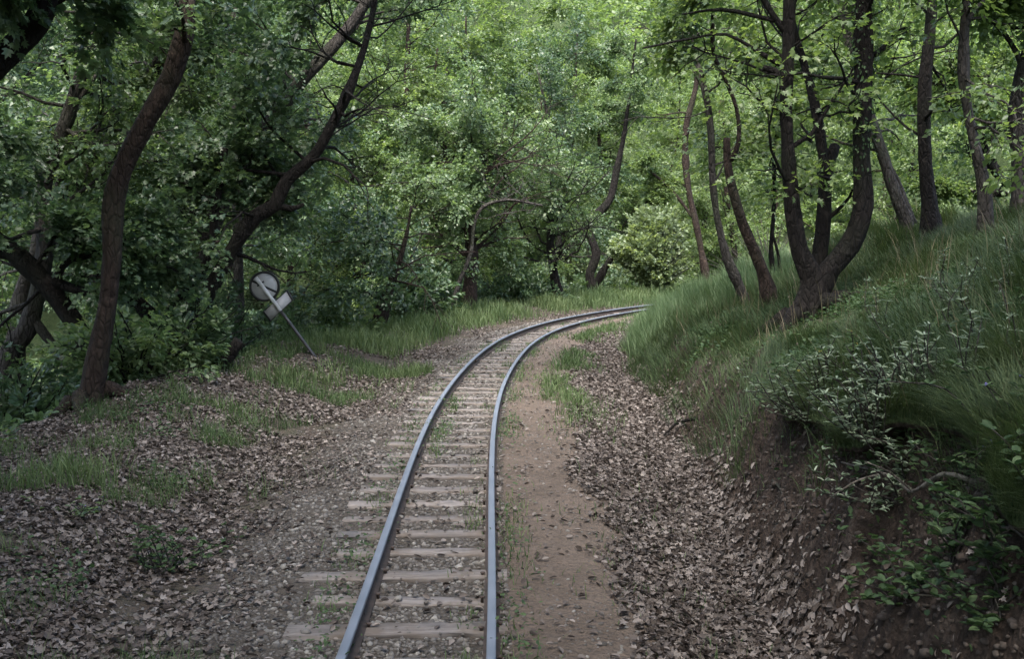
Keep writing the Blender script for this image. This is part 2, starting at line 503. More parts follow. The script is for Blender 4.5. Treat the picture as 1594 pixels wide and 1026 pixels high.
def rail_head_mat():
    m, nt, p, out = new_mat('rail_head_steel')
    tc = N(nt, 'ShaderNodeTexCoord')
    n = N(nt, 'ShaderNodeTexNoise', Scale=6.0, Detail=6.0); nt.links.new(tc.outputs['Object'], n.inputs['Vector'])
    nt.links.new(ramp(nt, n.outputs['Fac'], [(0.3, (0.10, 0.116, 0.14)), (0.7, (0.14, 0.16, 0.19))]), p.inputs['Base Color'])  # blue of the reflected sky is mixed into the steel colour
    p.inputs['Metallic'].default_value = 0.2
    nt.links.new(ramp(nt, n.outputs['Fac'], [(0.3, (0.5,) * 3), (0.7, (0.66,) * 3)]), p.inputs['Roughness'])
    return m
M['rail_head'] = rail_head_mat()

def rust_mat():
    m, nt, p, out = new_mat('rail_rust')
    tc = N(nt, 'ShaderNodeTexCoord')
    n = N(nt, 'ShaderNodeTexNoise', Scale=22.0, Detail=6.0); nt.links.new(tc.outputs['Object'], n.inputs['Vector'])
    nt.links.new(ramp(nt, n.outputs['Fac'], [(0.3, (0.02, 0.014, 0.011)), (0.7, (0.055, 0.036, 0.027))]), p.inputs['Base Color'])
    p.inputs['Roughness'].default_value = 0.85
    return m
M['rust'] = rust_mat()

def sleeper_mat():
    m, nt, p, out = new_mat('sleeper_weathered_wood')
    tc = N(nt, 'ShaderNodeTexCoord')
    oi = N(nt, 'ShaderNodeObjectInfo')
    mp = N(nt, 'ShaderNodeMapping'); mp.inputs['Scale'].default_value = (2.0, 26.0, 26.0)
    nt.links.new(tc.outputs['Object'], mp.inputs['Vector'])
    off = N(nt, 'ShaderNodeVectorMath', operation='SCALE'); off.inputs[0].default_value = (31, 17, 7)
    nt.links.new(oi.outputs['Random'], off.inputs['Scale'])
    nt.links.new(off.outputs[0], mp.inputs['Location'])
    n = N(nt, 'ShaderNodeTexNoise', Scale=1.6, Detail=7.0, Roughness=0.6); nt.links.new(mp.outputs[0], n.inputs['Vector'])
    n2 = N(nt, 'ShaderNodeTexNoise', Scale=9.0, Detail=4.0); nt.links.new(tc.outputs['Object'], n2.inputs['Vector'])
    c = ramp(nt, n.outputs['Fac'], [(0.25, (0.06, 0.052, 0.047)), (0.5, (0.128, 0.115, 0.107)), (0.8, (0.20, 0.183, 0.173))])
    tone = ramp(nt, oi.outputs['Random'], [(0, (0.78, 0.76, 0.75)), (1, (1.12, 1.1, 1.08))])
    c = mixc(nt, 1.0, c, tone, 'MULTIPLY')
    c = mixc(nt, ramp(nt, n2.outputs['Fac'], [(0.46, (0, 0, 0)), (0.66, (0.85,) * 3)]), c, (0.085, 0.068, 0.054))
    nt.links.new(c, p.inputs['Base Color'])
    p.inputs['Roughness'].default_value = 0.9
    bp = N(nt, 'ShaderNodeBump', Strength=0.5, Distance=0.01)
    nt.links.new(n.outputs['Fac'], bp.inputs['Height']); nt.links.new(bp.outputs[0], p.inputs['Normal'])
    return m
M['sleeper'] = sleeper_mat()

def stone_mat(name='ballast_stone', c=((0.036, 0.032, 0.028), (0.088, 0.08, 0.072), (0.20, 0.19, 0.172))):
    m, nt, p, out = new_mat(name)
    at = N(nt, 'ShaderNodeAttribute', attribute_name='rnd')
    nt.links.new(ramp(nt, at.outputs['Fac'], [(0.0, c[0]), (0.5, c[1]), (1.0, c[2])]), p.inputs['Base Color'])
    p.inputs['Roughness'].default_value = 0.9
    return m
M['stone'] = stone_mat()
M['clod'] = stone_mat('earth_clod', ((0.015, 0.011, 0.009), (0.036, 0.027, 0.021), (0.07, 0.056, 0.046)))

def plain(name, c, rough=0.6, metal=0.0, var=0.25, scale=8.0):
    m, nt, p, out = new_mat(name)
    tc = N(nt, 'ShaderNodeTexCoord')
    n = N(nt, 'ShaderNodeTexNoise', Scale=scale, Detail=6.0); nt.links.new(tc.outputs['Object'], n.inputs['Vector'])
    nt.links.new(ramp(nt, n.outputs['Fac'], [(0.3, tuple(x * (1 - var) for x in c)), (0.7, c)]), p.inputs['Base Color'])
    p.inputs['Roughness'].default_value = rough; p.inputs['Metallic'].default_value = metal
    return m
M['sign_white'] = plain('sign_white', (0.55, 0.55, 0.56), 0.5, var=0.22)
M['sign_black'] = plain('sign_black', (0.015, 0.015, 0.017), 0.5)
M['pole_white'] = plain('pole_white', (0.7, 0.7, 0.7), 0.45)
M['pole_black'] = plain('pole_black', (0.028, 0.027, 0.03), 0.45)

# ------------------------------------------------------------------ the ground: one sheet
def axis(parts):
    out = []
    for a, b, st in parts:
        out.append(np.arange(a, b - 1e-6, st))
    out.append([parts[-1][1]])
    return np.concatenate(out)
gx = axis([(-140, -40, 8), (-40, -12, 1.2), (-12, -5.5, 0.25), (-5.5, 5.5, 0.055), (5.5, 10, 0.2), (10, 40, 1.2), (40, 140, 8)])
gy = axis([(-60, 0, 4), (0, 3.5, 0.25), (3.5, 12, 0.06), (12, 20, 0.1), (20, 36, 0.2), (36, 60, 1.2), (60, 180, 8)])
GX, GY = np.meshgrid(gx, gy)
GZ = height(GX, GY)
nx, ny = len(gx), len(gy)
ii = (np.arange(ny - 1)[:, None] * nx + np.arange(nx - 1)[None, :])
quads = np.stack([ii, ii + 1, ii + nx + 1, ii + nx], -1).reshape(-1, 4)
gs, gd = to_sd(GX, GY)
f_ = foot(gs)
z_ball = 1 - sstep(0.75, 1.35, np.where(gd < 0, -gd * 0.8, gd))
z_path = sstep(0.34, 0.5, gd) * (1 - sstep(1.25, 1.6, gd * 2.1 / np.maximum(f_, 1.2)))
gq = gd - f_
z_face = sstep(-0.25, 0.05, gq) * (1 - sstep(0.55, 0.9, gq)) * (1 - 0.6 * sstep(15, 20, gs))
z_green = np.clip(sstep(0.55, 0.95, gq) + sstep(3.6, 5, -gd) * 0.8, 0, 1)
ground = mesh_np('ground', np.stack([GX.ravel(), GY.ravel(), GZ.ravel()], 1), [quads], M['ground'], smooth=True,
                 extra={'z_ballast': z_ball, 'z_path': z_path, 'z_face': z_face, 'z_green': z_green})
tag(ground, kind='structure')

# ------------------------------------------------------------------ the railway track
x0, y0, _ = track(4.0)
TRK = np.array([float(x0), float(y0), 0.0])
trk = empty('railway_track', TRK, 'narrow gauge railway track of steel rails on grey wooden sleepers curving right into the forest', 'railway track')

def rail_profile():
    top, h = 0.15, 0.10
    return np.array([(-0.0215, top - .003), (-0.017, top), (0.017, top), (0.0215, top - .003), (0.0215, top - .022), (0.007, top - .032),
                     (0.007, top - .082), (0.04, top - .092), (0.04, top - h), (-0.04, top - h), (-0.04, top - .092), (-0.007, top - .082),
                     (-0.007, top - .032), (-0.0215, top - .022)])

def build_rail(off):
    pr = rail_profile(); k = len(pr)
    ss = np.arange(-8, 45, 0.15)
    wob = np.interp(ss, np.arange(-10, 50, 2.0), np.random.default_rng(int(off * 10) + 50).normal(0, 0.004, 30))
    X, Y, H = track(ss)
    V = np.zeros((len(ss), k, 3))
    dd = off + wob[:, None] + pr[None, :, 0]
    V[..., 0] = X[:, None] + dd * np.cos(H)[:, None]
    V[..., 1] = Y[:, None] - dd * np.sin(H)[:, None]
    V[..., 2] = pr[None, :, 1]
    i = np.arange(len(ss) - 1)[:, None] * k; j = np.arange(k)[None, :]; j2 = (j + 1) % k
    q = np.stack([i + j, i + k + j, i + k + j2, i + j2], -1)
    mi = np.zeros(q.shape[:2], int)
    mi[:, :] = np.array([0, 0, 0, 0, 1, 1, 1, 1, 1, 1, 1, 1, 1, 0])[None, :]
    mesh_np('rail', V.reshape(-1, 3) - TRK, [q.reshape(-1, 4)], [M['rail_head'], M['rust']], mat_idx=mi.ravel(), parent=trk)
build_rail(-0.325)
build_rail(0.325)

def sleeper_geo(r):
    # a worn timber beam: rounded edges, slightly bowed and chipped
    nxs = 22
    xs = np.linspace(-0.625, 0.625, nxs)
    w, h = 0.066 + r.uniform(-.007, .008), 0.06
    prof = np.array([(-w, -h), (-w, h * .93), (-w * .96, h), (w * .96, h), (w, h * .92), (w, -h)])
    V = np.zeros((nxs, 6, 3))
    V[..., 0] = xs[:, None]
    V[..., 1] = prof[None, :, 0] * (1 + r.normal(0, 0.03, (nxs, 6))) + (0.006 * np.sin(xs * 4 + r.uniform(0, 6)))[:, None]
    V[..., 2] = prof[None, :, 1] + r.normal(0, 0.0025, (nxs, 6))
    k = 6
    i = np.arange(nxs - 1)[:, None] * k; j = np.arange(k)[None, :]; j2 = (j + 1) % k
    q = np.stack([i + j, i + k + j, i + k + j2, i + j2], -1).reshape(-1, 4)
    cap = np.array([[0, 1, 2, 3, 4, 5], [k * (nxs - 1) + t for t in (5, 4, 3, 2, 1, 0)]])
    return V.reshape(-1, 3), q, cap
r_ = np.random.default_rng(3)
sl_proto = []
for _i in range(6):
    V, q, cap = sleeper_geo(r_)
    o = mesh_np('sleeper', V, [q, cap], M['sleeper'], parent=trk)
    sl_proto.append(o)
s = -1.2
n_sl = 0
SLEEP_S = []
while s < 36 and n_sl < 98:
    o = sl_proto[n_sl] if n_sl < 6 else sl_proto[n_sl % 6].copy()
    if n_sl >= 6:
        col.objects.link(o); o.parent = trk
    X, Y, H = track(s)
    X, Y, H = float(X), float(Y), float(H)
    sh = r_.normal(-0.035, 0.03)
    o.location = (X + sh * math.cos(H) - TRK[0], Y - sh * math.sin(H) - TRK[1], 0.050 - 0.06 + r_.normal(-0.004, 0.005))
    o.rotation_euler = (r_.normal(0, .02), r_.normal(0, .008), -H + r_.normal(0, 0.022) + (math.pi if r_.random() < .5 else 0))
    o.scale = (r_.uniform(0.94, 1.05), r_.uniform(0.92, 1.1), 1)
    SLEEP_S.append(s)
    s += 0.42 + r_.normal(0, 0.018)
    n_sl += 1
SLEEP_S = np.array(SLEEP_S)
sp = Geo(); tube(sp, np.array([[0, 0, -.03], [0, 0, .008], [0, 0, .016], [0, 0, .02]]), np.array([.008, .008, .016, .013]), 8)
spk = None
for s0 in SLEEP_S[5:17]:
    for off in (-.325, .325):
        for e in (-.047, .047):
            X, Y, H = track(s0, off + e); a_ = 0.03 if e > 0 else -.03
            if spk is None: spk = sp.build('rail_spike', M['rust'], trk); o = spk
            else: o = spk.copy(); col.objects.link(o); o.parent = trk
            o.location = (float(X) - TRK[0] + a_ * math.sin(float(H)), float(Y) - TRK[1] + a_ * math.cos(float(H)), .056)
fp = Geo()
for k_, s0 in enumerate((6.35, 13.2)):
    for off in (-.325, .325):
        fg = Geo()
        ss = np.linspace(s0 - .2, s0 + .2, 6)
        X, Y, H = track(ss, off)
        for sd in (-1, 1):
            xs, ys = X + sd * .0125 * np.cos(H), Y - sd * .0125 * np.sin(H)
            tube(fg, np.stack([xs, ys, 0 * xs + .093], 1), np.full(6, .017), 8)
        fg.build('fishplate', M['rust'], trk, TRK)

# ------------------------------------------------------------------ trees
def px_line(pts, y):
    """pixel trace (u, v[, depth offset]) at a depth -> points in the scene"""
    out = []
    for p in pts:
        out.append(P(p[0], p[1], y + (p[2] if len(p) > 2 else 0)))
    return np.array(out)

def grow(r, geo, line, rad, n, t0, length, elev=(0.0, 0.9), sub=5, az=None, twig_sides=4, keep=None, bend=0.2, up=0.08):
    """branches off a limb; returns the leaf sites and their directions"""
    pos, dirs = [], []
    L = len(line)
    for b in range(n):
        t = t0 + (1 - t0) * (b + r.uniform(0, 1)) / n
        k = min(L - 1, int(t * (L - 1)))
        p = line[k].copy(); rr = max(0.008, min(rad[k] * r.uniform(0.2, 0.4), 0.04))
        a = r.uniform(0, 2 * np.pi) if az is None else r.normal(az[0], az[1])
        e = r.uniform(*elev)
        d = np.array([math.cos(a) * math.cos(e), math.sin(a) * math.cos(e), math.sin(e)])
        ln = length * r.uniform(0.6, 1.2) * (1 - 0.35 * t)
        m = max(5, int(ln / 0.3))
        pts = [p]
        for i in range(m):
            d = unit(d + r.normal(0, bend, 3) + np.array([0, 0, up * (1 - 2 * i / m)]))
            pts.append(pts[-1] + d * ln / m)
        pts = np.array(pts)
        if keep is not None and not keep(pts[-1]): continue
        rs = np.linspace(rr, 0.005, len(pts))
        tube(geo, pts, rs, 6, cap=False)
        for q in range(sub):
            i = min(len(pts) - 2, int(len(pts) * (0.3 + 0.7 * (q + r.uniform(0, 1)) / sub)))
            d0 = unit(pts[i + 1] - pts[i])
            sd = unit(d0 + r.normal(0, 0.6, 3) * np.array([1, 1, 0.55]))
            sl = ln * r.uniform(0.25, 0.45)
            sp = [pts[i]]
            for z in range(4):
                sd = unit(sd + r.normal(0, bend * 1.2, 3))
                sp.append(sp[-1] + sd * sl / 4)
            sp = np.array(sp)
            tube(geo, sp, np.linspace(max(rs[i] * .6, .007), 0.004, 5), twig_sides, cap=False)
            for z in range(1, 5):
                pos.append(sp[z]); dirs.append(sd + r.normal(0, 0.7, 3))
                pos.append(0.5 * (sp[z] + sp[z - 1])); dirs.append(sd + r.normal(0, 0.9, 3))
        for z in range(len(pts) // 4, len(pts)):
            pos.append(pts[z]); dirs.append(d + r.normal(0, 0.8, 3))
    if not pos: return np.zeros((0, 3)), np.zeros((0, 3))
    return np.array(pos), np.array(dirs)

def flare(pts, rad, amt=0.7):
    z = pts[:, 2] - pts[0, 2]
    return rad * (1 + amt * np.exp(-np.maximum(z, 0) / 0.28))

def in_corridor(p):
    """the clear space above the track, and in front of the lens"""
    s, d = to_sd(p[:, 0], p[:, 1])
    clear = (np.abs(d + 0.1) < 2.3) & (p[:, 2] < 5.5) & (s < 34)
    near = (p[:, 1] < 9.0) & (np.abs(p[:, 0]) < 0.5 * p[:, 1] + 0.5) & (p[:, 2] < 2.0 + 0.24 * np.maximum(p[:, 1], 0) + 0.3)
    sgn = (np.abs(p[:, 0] + 3.1 * p[:, 1] / 16.1) < .95) & (p[:, 1] > 8) & (p[:, 1] < 16.6) & (p[:, 2] < 2.0) & (p[:, 2] > -.2)
    return clear | near | sgn

def leaves(r, name, pos, dirs, mat, parent, off, per=14, length=0.45, size=(0.08, 0.15), kind=LEAF_KITE, keep=None, **kw):
    if len(pos) == 0: return None
    pp, ax, nm, sz, tone = sprays(r, pos, dirs, per, length, size, **kw)
    ok = ~in_corridor(pp) & (pp[:, 2] > height(pp[:, 0], pp[:, 1], False) + 0.05)
    if keep is not None: ok &= keep(pp)
    return leaf_mesh(name, pp[ok], ax[ok], nm[ok], sz[ok], tone[ok], mat, kind, parent=parent, off=off)

def traced_tree(name, label, limbs, y=None, base=None, bark='bark', leaf='leaf_mid', seed=0, group=None, branches=(), lump=0.12,
                per=19, size=(0.06, 0.125), kind=LEAF_KITE, cat='tree', keep=None, root_flare=0.7, sink=0.15, spray_len=0.45, elev=(0.0, 0.9), ivy=None, twigs=()):
    """limbs: [(pixel trace, radius px start, radius px end)], the first is the main trunk and starts at the ground.
       branches: [(limb index, count, start fraction, length[, (azimuth, spread)])]"""
    r = np.random.default_rng(seed)
    if y is None:
        y = ground_hit(*base)
        if y is None: y = 22.0
    geo = Geo(); lines = []
    root = None
    for li, (tr, r0, r1) in enumerate(limbs):
        pts = px_line(tr, y)
        if li == 0:
            g = gz(pts[0][0], pts[0][1])
            if pts[0][2] > g + 0.05:
                pts = np.r_[[[pts[0][0], pts[0][1], g]], pts]
            pts[0][2] = min(pts[0][2], g) if pts[0][2] > g - 0.4 else g
            root = np.array([pts[0][0], pts[0][1], g])
            pts[0][2] -= sink
        if isinstance(r0, (list, tuple)):
            rad = np.interp(np.linspace(0, 1, len(tr)), np.linspace(0, 1, len(r0)), r0)
            rad = (np.r_[[rad[0]], rad] if len(pts) > len(tr) else rad) * y / F
            r0 = r0[0]
        else:
            rad = np.linspace(r0, r1, len(pts)) * y / F
        ln, rd = catmull(pts, rad, 0.12)
        ln = ln + np.stack([np.interp(np.arange(len(ln)), np.arange(0, len(ln) + 6, 6), r.normal(0, 0.008, len(np.arange(0, len(ln) + 6, 6)))) for _ in range(3)], 1)
        if li == 0: rd = flare(ln, rd, root_flare)
        rd0 = rd.mean() * .92
        for q in range(3 + len(ln) // 14):                  # knots and swellings
            k0 = r.integers(2, max(3, len(ln) - 2)); rd = rd * (1 + r.uniform(-.10, .26) * np.exp(-((np.arange(len(ln)) - k0) / r.uniform(.8, 2.5)) ** 2))
        rd = rd * (rd0 / rd.mean())
        tube(geo, ln, rd, 16 if r0 > 8 else 8, lump * 1.2, r)
        lines.append((ln, rd))
    if np.max(limbs[0][1]) > 14:                                # surface roots
        for k in range(5):
            a = k * 1.26 + r.uniform(-.4, .4)
            L = rad_base = lines[0][1][0] * r.uniform(2.0, 3.2)
            t = np.linspace(0.3, 1, 7)
            pts = np.array([root + np.array([math.cos(a + .3 * q) * L * q, math.sin(a + .3 * q) * L * q, 0]) for q in t])
            zz = height(pts[:, 0], pts[:, 1])
            pts[:, 2] = zz + np.linspace(lines[0][1][0] * .55, -0.05, 7)
            tube(geo, pts, np.linspace(lines[0][1][0] * .42, 0.02, 7), 7, 0.1, r)
    e = empty(name, root, label, cat, group)
    PS, DR = [], []
    for br in branches:
        li, n, t0, ln = br[:4]
        p_, d_ = grow(r, geo, lines[li][0], lines[li][1], n, t0, ln, elev=elev, az=br[4] if len(br) > 4 else None, keep=keep)
        PS.append(p_); DR.append(d_)
    for li, n, t0, ln in twigs:
        p_, d_ = grow(r, geo, lines[li][0], lines[li][1], n, t0, ln, elev=(-.3, .8), sub=4, bend=.26)
        k = r.uniform(0, 1, len(p_)) < .22
        PS.append(p_[k]); DR.append(d_[k])
    geo.build('trunk', M[bark], e, root)
    if PS:
        leaves(r, 'crown', np.concatenate(PS), np.concatenate(DR), M[leaf], e, root, per, spray_len, size, kind)
    if ivy:
        li, a, b, cnt = ivy
        ln, rd = lines[li]
        k = r.integers(int(a * len(ln)), max(int(b * len(ln)), int(a * len(ln)) + 1), cnt)
        th = r.uniform(0, 6.28, cnt)
        o = np.stack([np.cos(th), np.sin(th), r.normal(0, .3, cnt)], 1)
        pp = ln[k] + o * (rd[k] * 1.05 + r.exponential(0.04, cnt))[:, None]
        leaf_mesh('ivy', pp, o * .5 + np.array([0, 0, -1.0]) + r.normal(0, .4, (cnt, 3)), o + r.normal(0, .3, (cnt, 3)), r.uniform(.025, .055, cnt),
                  np.clip(r.normal(.35, .2, cnt), 0, 1), M['leaf_weed'], LEAF_OVAL, parent=e, off=root)
    return e

#TREES
exec_trees = True
# --- left side
traced_tree('leaning_tree', 'tall dark leaning trunk with a pale base, nearest tree on the left verge',
            [([(133, 648), (150, 560), (168, 470), (175, 400), (177, 320), (190, 262), (225, 190), (265, 120), (285, 60), (293, 0), (290, -90, .3), (300, -220, .8), (320, -420, 1.2)], [20, 18, 16, 15.5, 16, 16, 16.5, 15.5, 14.5, 13.5, 11, 9, 5], 0)],
            y=11.2, bark='bark', leaf='leaf_shade', seed=1, twigs=[(0, 4, .5, 1.2)], branches=[(0, 8, .72, 2.6), (0, 12, .86, 5.0, (0, .6))], kind=LEAF_LOBED, size=(.065, .13), root_flare=0.9, elev=(-.15, .7))  # long upper limbs over the track are added to shade the ground
traced_tree('sprawling_tree', 'thick dark trunk sprawling low to the left behind the leaning tree',
            [([(150, 600), (128, 525), (95, 470), (60, 430), (15, 388), (-60, 330), (-160, 200, .5)], [21, 19, 17, 15, 13, 11, 9], 0),
             ([(70, 432), (100, 446), (150, 455), (215, 430), (250, 390)], 9, 5),
             ([(95, 470), (90, 430), (110, 405), (150, 396), (200, 370)], 7, 3),
             ([(40, 410), (0, 395), (-60, 420)], 9, 6)],
            y=13.6, bark='bark_dark', leaf='leaf_shade', seed=2, twigs=[(0, 9, .4, 1.6), (1, 4, .3, 1)], branches=[(0, 5, .8, 1.8), (1, 4, .6, 1.0), (2, 4, .5, .8)], kind=LEAF_LOBED, elev=(-.1, .8))
traced_tree('grey_trunk_tree', 'grey slanting trunk rising from a brown root at the far left',
            [([(15, 560), (42, 515), (62, 440), (72, 370), (70, 290), (90, 225), (112, 165), (150, 40), (165, -60), (175, -200)], 17, 9),
             ([(52, 500), (75, 530), (105, 575)], 11, 7), ([(112, 165), (145, 120), (170, 60)], 5, 3)],
            y=15, bark='bark_grey', leaf='leaf_mid', seed=3, twigs=[(0, 14, .3, 2.0)], branches=[(0, 26, .25, 2.6, (1.57, 1.0))], elev=(-.1, .8))
traced_tree('slanting_tree', 'straight grey trunk slanting right behind the leaning tree',
            [([(25, 500), (60, 390), (100, 300), (160, 222), (220, 140), (262, 70), (300, -20), (340, -150)], 15, 8)],
            y=16.5, bark='bark_grey', leaf='leaf_mid', seed=4, branches=[(0, 22, .25, 2.8, (1.57, 1.0))], elev=(-.1, .8))
traced_tree('coppiced_tree', 'dark curved tree with several low stems behind the sign, one stem broken off',
            [([(255, 560), (295, 505), (338, 432), (372, 370), (398, 336), (428, 318), (445, 282), (490, 240), (522, 185), (548, 130), (575, 40, .2), (590, -60, .4)], [17, 15, 13, 12, 12, 11, 10, 9.5, 8.5, 7.5, 6, 4], 0),
             ([(262, 545), (262, 495), (290, 452), (322, 405), (335, 330), (350, 230)], 10, 5),
             ([(255, 545), (240, 500), (222, 478), (198, 458)], 11, 13),
             ([(428, 318), (455, 325), (475, 318)], 7, 3)],
            y=14.6, bark='bark_dark', leaf='leaf_shade', seed=5, twigs=[(0, 10, .3, 1.6), (1, 5, .3, 1.2)], branches=[(0, 20, .52, 2.2, (1.4, 1.1)), (1, 7, .6, 1.8, (1.6, 1.0))], kind=LEAF_LOBED, elev=(-.25, .7))
traced_tree('grey_leaning_tree', 'pale grey trunk leaning right high above the sign',
            [([(300, 470), (340, 330), (385, 245), (440, 162), (482, 112), (540, 45), (590, -30), (650, -150)], 15, 8)],
            y=17.5, bark='bark_grey', leaf='leaf_shade', seed=6, branches=[(0, 30, .25, 2.8, (1.4, 1.1))], elev=(-.15, .8))
traced_tree('slender_tree', 'slender upright grey trunk between the leaning trees on the left',
            [([(372, 500), (372, 420), (368, 200), (364, 60), (372, -60), (376, -200)], 9, 6)],
            y=20, bark='bark_grey', leaf='leaf_mid', seed=7, branches=[(0, 28, .2, 2.8, (1.57, 1.1))], elev=(-.1, .8))
traced_tree('overhanging_tree', 'heavy dark limb crossing the top left corner',
            [([(-330, 640), (-290, 500), (-220, 340), (-130, 225), (-50, 150), (10, 85), (42, 52), (66, 15), (80, -60), (90, -200)], 32, 12)],
            y=10.5, bark='bark_dark', leaf='leaf_shade', seed=8, branches=[(0, 8, .8, 1.8)], kind=LEAF_LOBED, size=(.09, .17))
traced_tree('dead_trunk', 'dark dead trunk leaning over the verge below the sign',
            [([(312, 612), (338, 576), (356, 552), (372, 530)], 15, 8)],
            y=13.6, bark='bark_dark', seed=9, cat='dead tree', leaf='leaf_shade')
traced_tree('stump_tree', 'brown slanting trunk at the edge of the verge grass right of the sign',
            [([(578, 522), (593, 492), (604, 455), (622, 405), (634, 360), (640, 320)], [13, 11, 8, 5, 3, 1.5], 0)],
            y=20.5, bark='bark', leaf='leaf_shade', seed=10, branches=[(0, 16, .4, 2.0)], elev=(-.3, .6), per=16)
# --- centre
traced_tree('pale_curved_tree', 'thin pale trunk curving over to the right at the verge',
            [([(703, 492), (712, 446), (732, 395), (738, 350), (752, 322), (790, 311), (845, 320)], 4.4, 2)],
            y=24.5, bark='bark_grey', leaf='leaf_mid', seed=11, branches=[(0, 12, .6, 1.6)], elev=(-.1, .6))
traced_tree('verge_tree', 'dark trunk behind the thin pale curved tree',
            [([(728, 482), (733, 400), (730, 335), (745, 285), (752, 240), (756, 200)], [12, 11, 10, 8, 4, 1.5], 0), ([(733, 350), (700, 290), (690, 200)], 6, 3)],
            y=26, bark='bark', leaf='leaf_mid', seed=12, branches=[(0, 44, .3, 3.0), (1, 10, .4, 2)], elev=(-.25, .7))
traced_tree('short_dark_tree', 'short dark upright trunk at the outside of the bend',
            [([(872, 466), (863, 425), (856, 375), (860, 325), (856, 260)], [8, 7.5, 6.5, 4, 1.5], 0)],
            y=29.5, bark='bark_dark', leaf='leaf_mid', seed=13, branches=[(0, 36, .3, 3.2)], elev=(-.2, .7))
traced_tree('crooked_tree', 'crooked brown trunk bending twice behind the bend',
            [([(930, 470), (919, 430), (929, 395), (916, 350), (948, 312), (960, 262), (976, 180), (990, 60)], [9, 8, 7.5, 7, 6.5, 6, 3, 1.5], 0)],
            y=33.4, bark='bark_dark', leaf='leaf_mid', seed=14, branches=[(0, 14, .7, 1.4)], elev=(-.2, .7))
traced_tree('slanted_stem_tree', 'slim trunk slanting right above the bend beside the crooked trunk',
            [([(922, 462), (945, 412), (976, 374), (1002, 330), (1012, 300)], [6, 5.5, 5.5, 4.5, 2], 0)],
            y=33.9, bark='bark_dark', leaf='leaf_lit', seed=15, branches=[(0, 6, .9, .9)], elev=(-.1, .8))
# --- right bank
traced_tree('thin_bank_tree', 'thin dark trunk at the foot of the bank, leftmost of the three slim trunks',
            [([(1102, 463), (1096, 410), (1082, 345), (1070, 280), (1068, 200), (1085, 120), (1080, 20), (1090, -120)], 6.5, 4), ([(1080, 340), (1040, 290), (990, 250)], 3, 1.6)],
            base=(1102, 461), bark='bark', leaf='leaf_lit', seed=21, twigs=[(0, 8, .3, 1.6)], branches=[(0, 5, .6, 1.6), (1, 4, .5, .8)])
traced_tree('grey_bank_tree', 'slim grey trunk leaning left between two dark slim trunks on the bank',
            [([(1170, 471), (1150, 440), (1128, 385), (1112, 300), (1106, 200), (1092, 120), (1070, 30), (1060, -80)], 8, 4), ([(1106, 180), (1095, 140), (1075, 105)], 4, 2)],
            base=(1170, 469), bark='bark_grey', leaf='leaf_lit', seed=22, twigs=[(0, 8, .3, 1.6)], branches=[(0, 4, .7, 1.6)])
traced_tree('broken_top_tree', 'brown leaning trunk snapped off at the top with one thin living branch',
            [([(1204, 473), (1186, 420), (1152, 335), (1136, 270), (1133, 215)], 11, 7),
             ([(1138, 250), (1150, 222), (1147, 170), (1128, 120), (1112, 80), (1112, 0), (1118, -90)], 4.5, 2.5)],
            base=(1204, 471), bark='bark', leaf='leaf_lit', seed=23, branches=[(1, 6, .5, 1.1)])
traced_tree('twin_stem_sapling', 'pair of thin dark stems just left of the big forked tree',
            [([(1213, 450), (1200, 400), (1206, 310), (1204, 200), (1210, 60)], 4.5, 2.5), ([(1215, 445), (1212, 400), (1202, 360)], 3.5, 2.5)],
            base=(1213, 446), bark='bark_dark', leaf='leaf_lit', seed=24, twigs=[(0, 6, .3, 1.2)], branches=[(0, 7, .5, 1.4)])
big_y = ground_hit(1262, 495) or 12.7
traced_tree('forked_tree', 'big dark tree forking near its base into several ivied trunks on the bank',
            [([(1258, 498), (1268, 455), (1262, 425), (1245, 392), (1234, 330), (1229, 250), (1227, 150), (1229, 0), (1232, -120), (1240, -300)], [34, 26, 18, 13.5, 12, 11.5, 11.5, 11, 9, 6], 0),
             ([(1272, 470), (1292, 420), (1322, 383), (1343, 320), (1341, 240), (1346, 130), (1344, 0), (1352, -120), (1360, -300)], [23, 18, 16, 14.5, 14, 14, 13.5, 10, 7], 0),
             ([(1266, 450, .2), (1276, 400, .3), (1283, 330, .4), (1286, 270, .5), (1300, 225, .6)], 15, 10),
             ([(1286, 275, .5), (1272, 180, .6), (1256, 110, .8), (1235, 40, .9), (1215, -60, 1.0)], 9, 5),
             ([(1229, 130), (1205, 110), (1188, 105)], 7, 5),
             ([(1229, 60), (1200, 20), (1170, -30)], 6, 4),
             ([(1229, 110), (1185, 85), (1130, 55), (1080, 60), (1000, 75)], 4, 1.5),
             ([(1229, 40), (1180, 25), (1120, 12), (1060, 20)], 4.5, 1.5)],
            y=big_y, bark='bark_dark', leaf='leaf_lit', seed=25, twigs=[(0, 14, .3, 1.7), (1, 12, .4, 1.7), (3, 12, .2, 1.7), (2, 6, .5, 1.2)], branches=[(0, 12, .9, 5.0, (3.14, .6)), (1, 10, .9, 4.5, (3.3, .9))],  # high limbs swung out over the track, added for shade on the bed
            kind=LEAF_LOBED, root_flare=0.15, elev=(.3, 1.1), size=(.06, .11), per=9, ivy=(1, .28, .6, 420), lump=.14)
traced_tree('leaning_back_tree', 'grey trunk leaning left behind the big forked tree',
            [([(1414, 346), (1400, 310), (1380, 258), (1356, 190), (1330, 100), (1310, 0), (1290, -120)], 12, 7), ([(1424, 348), (1400, 290), (1376, 240)], 6, 4)],
            y=16.5, bark='bark_grey', leaf='leaf_lit', seed=26, twigs=[(0, 16, .25, 1.9)], branches=[(0, 8, .7, 2.0, (1.57, 1.2))])
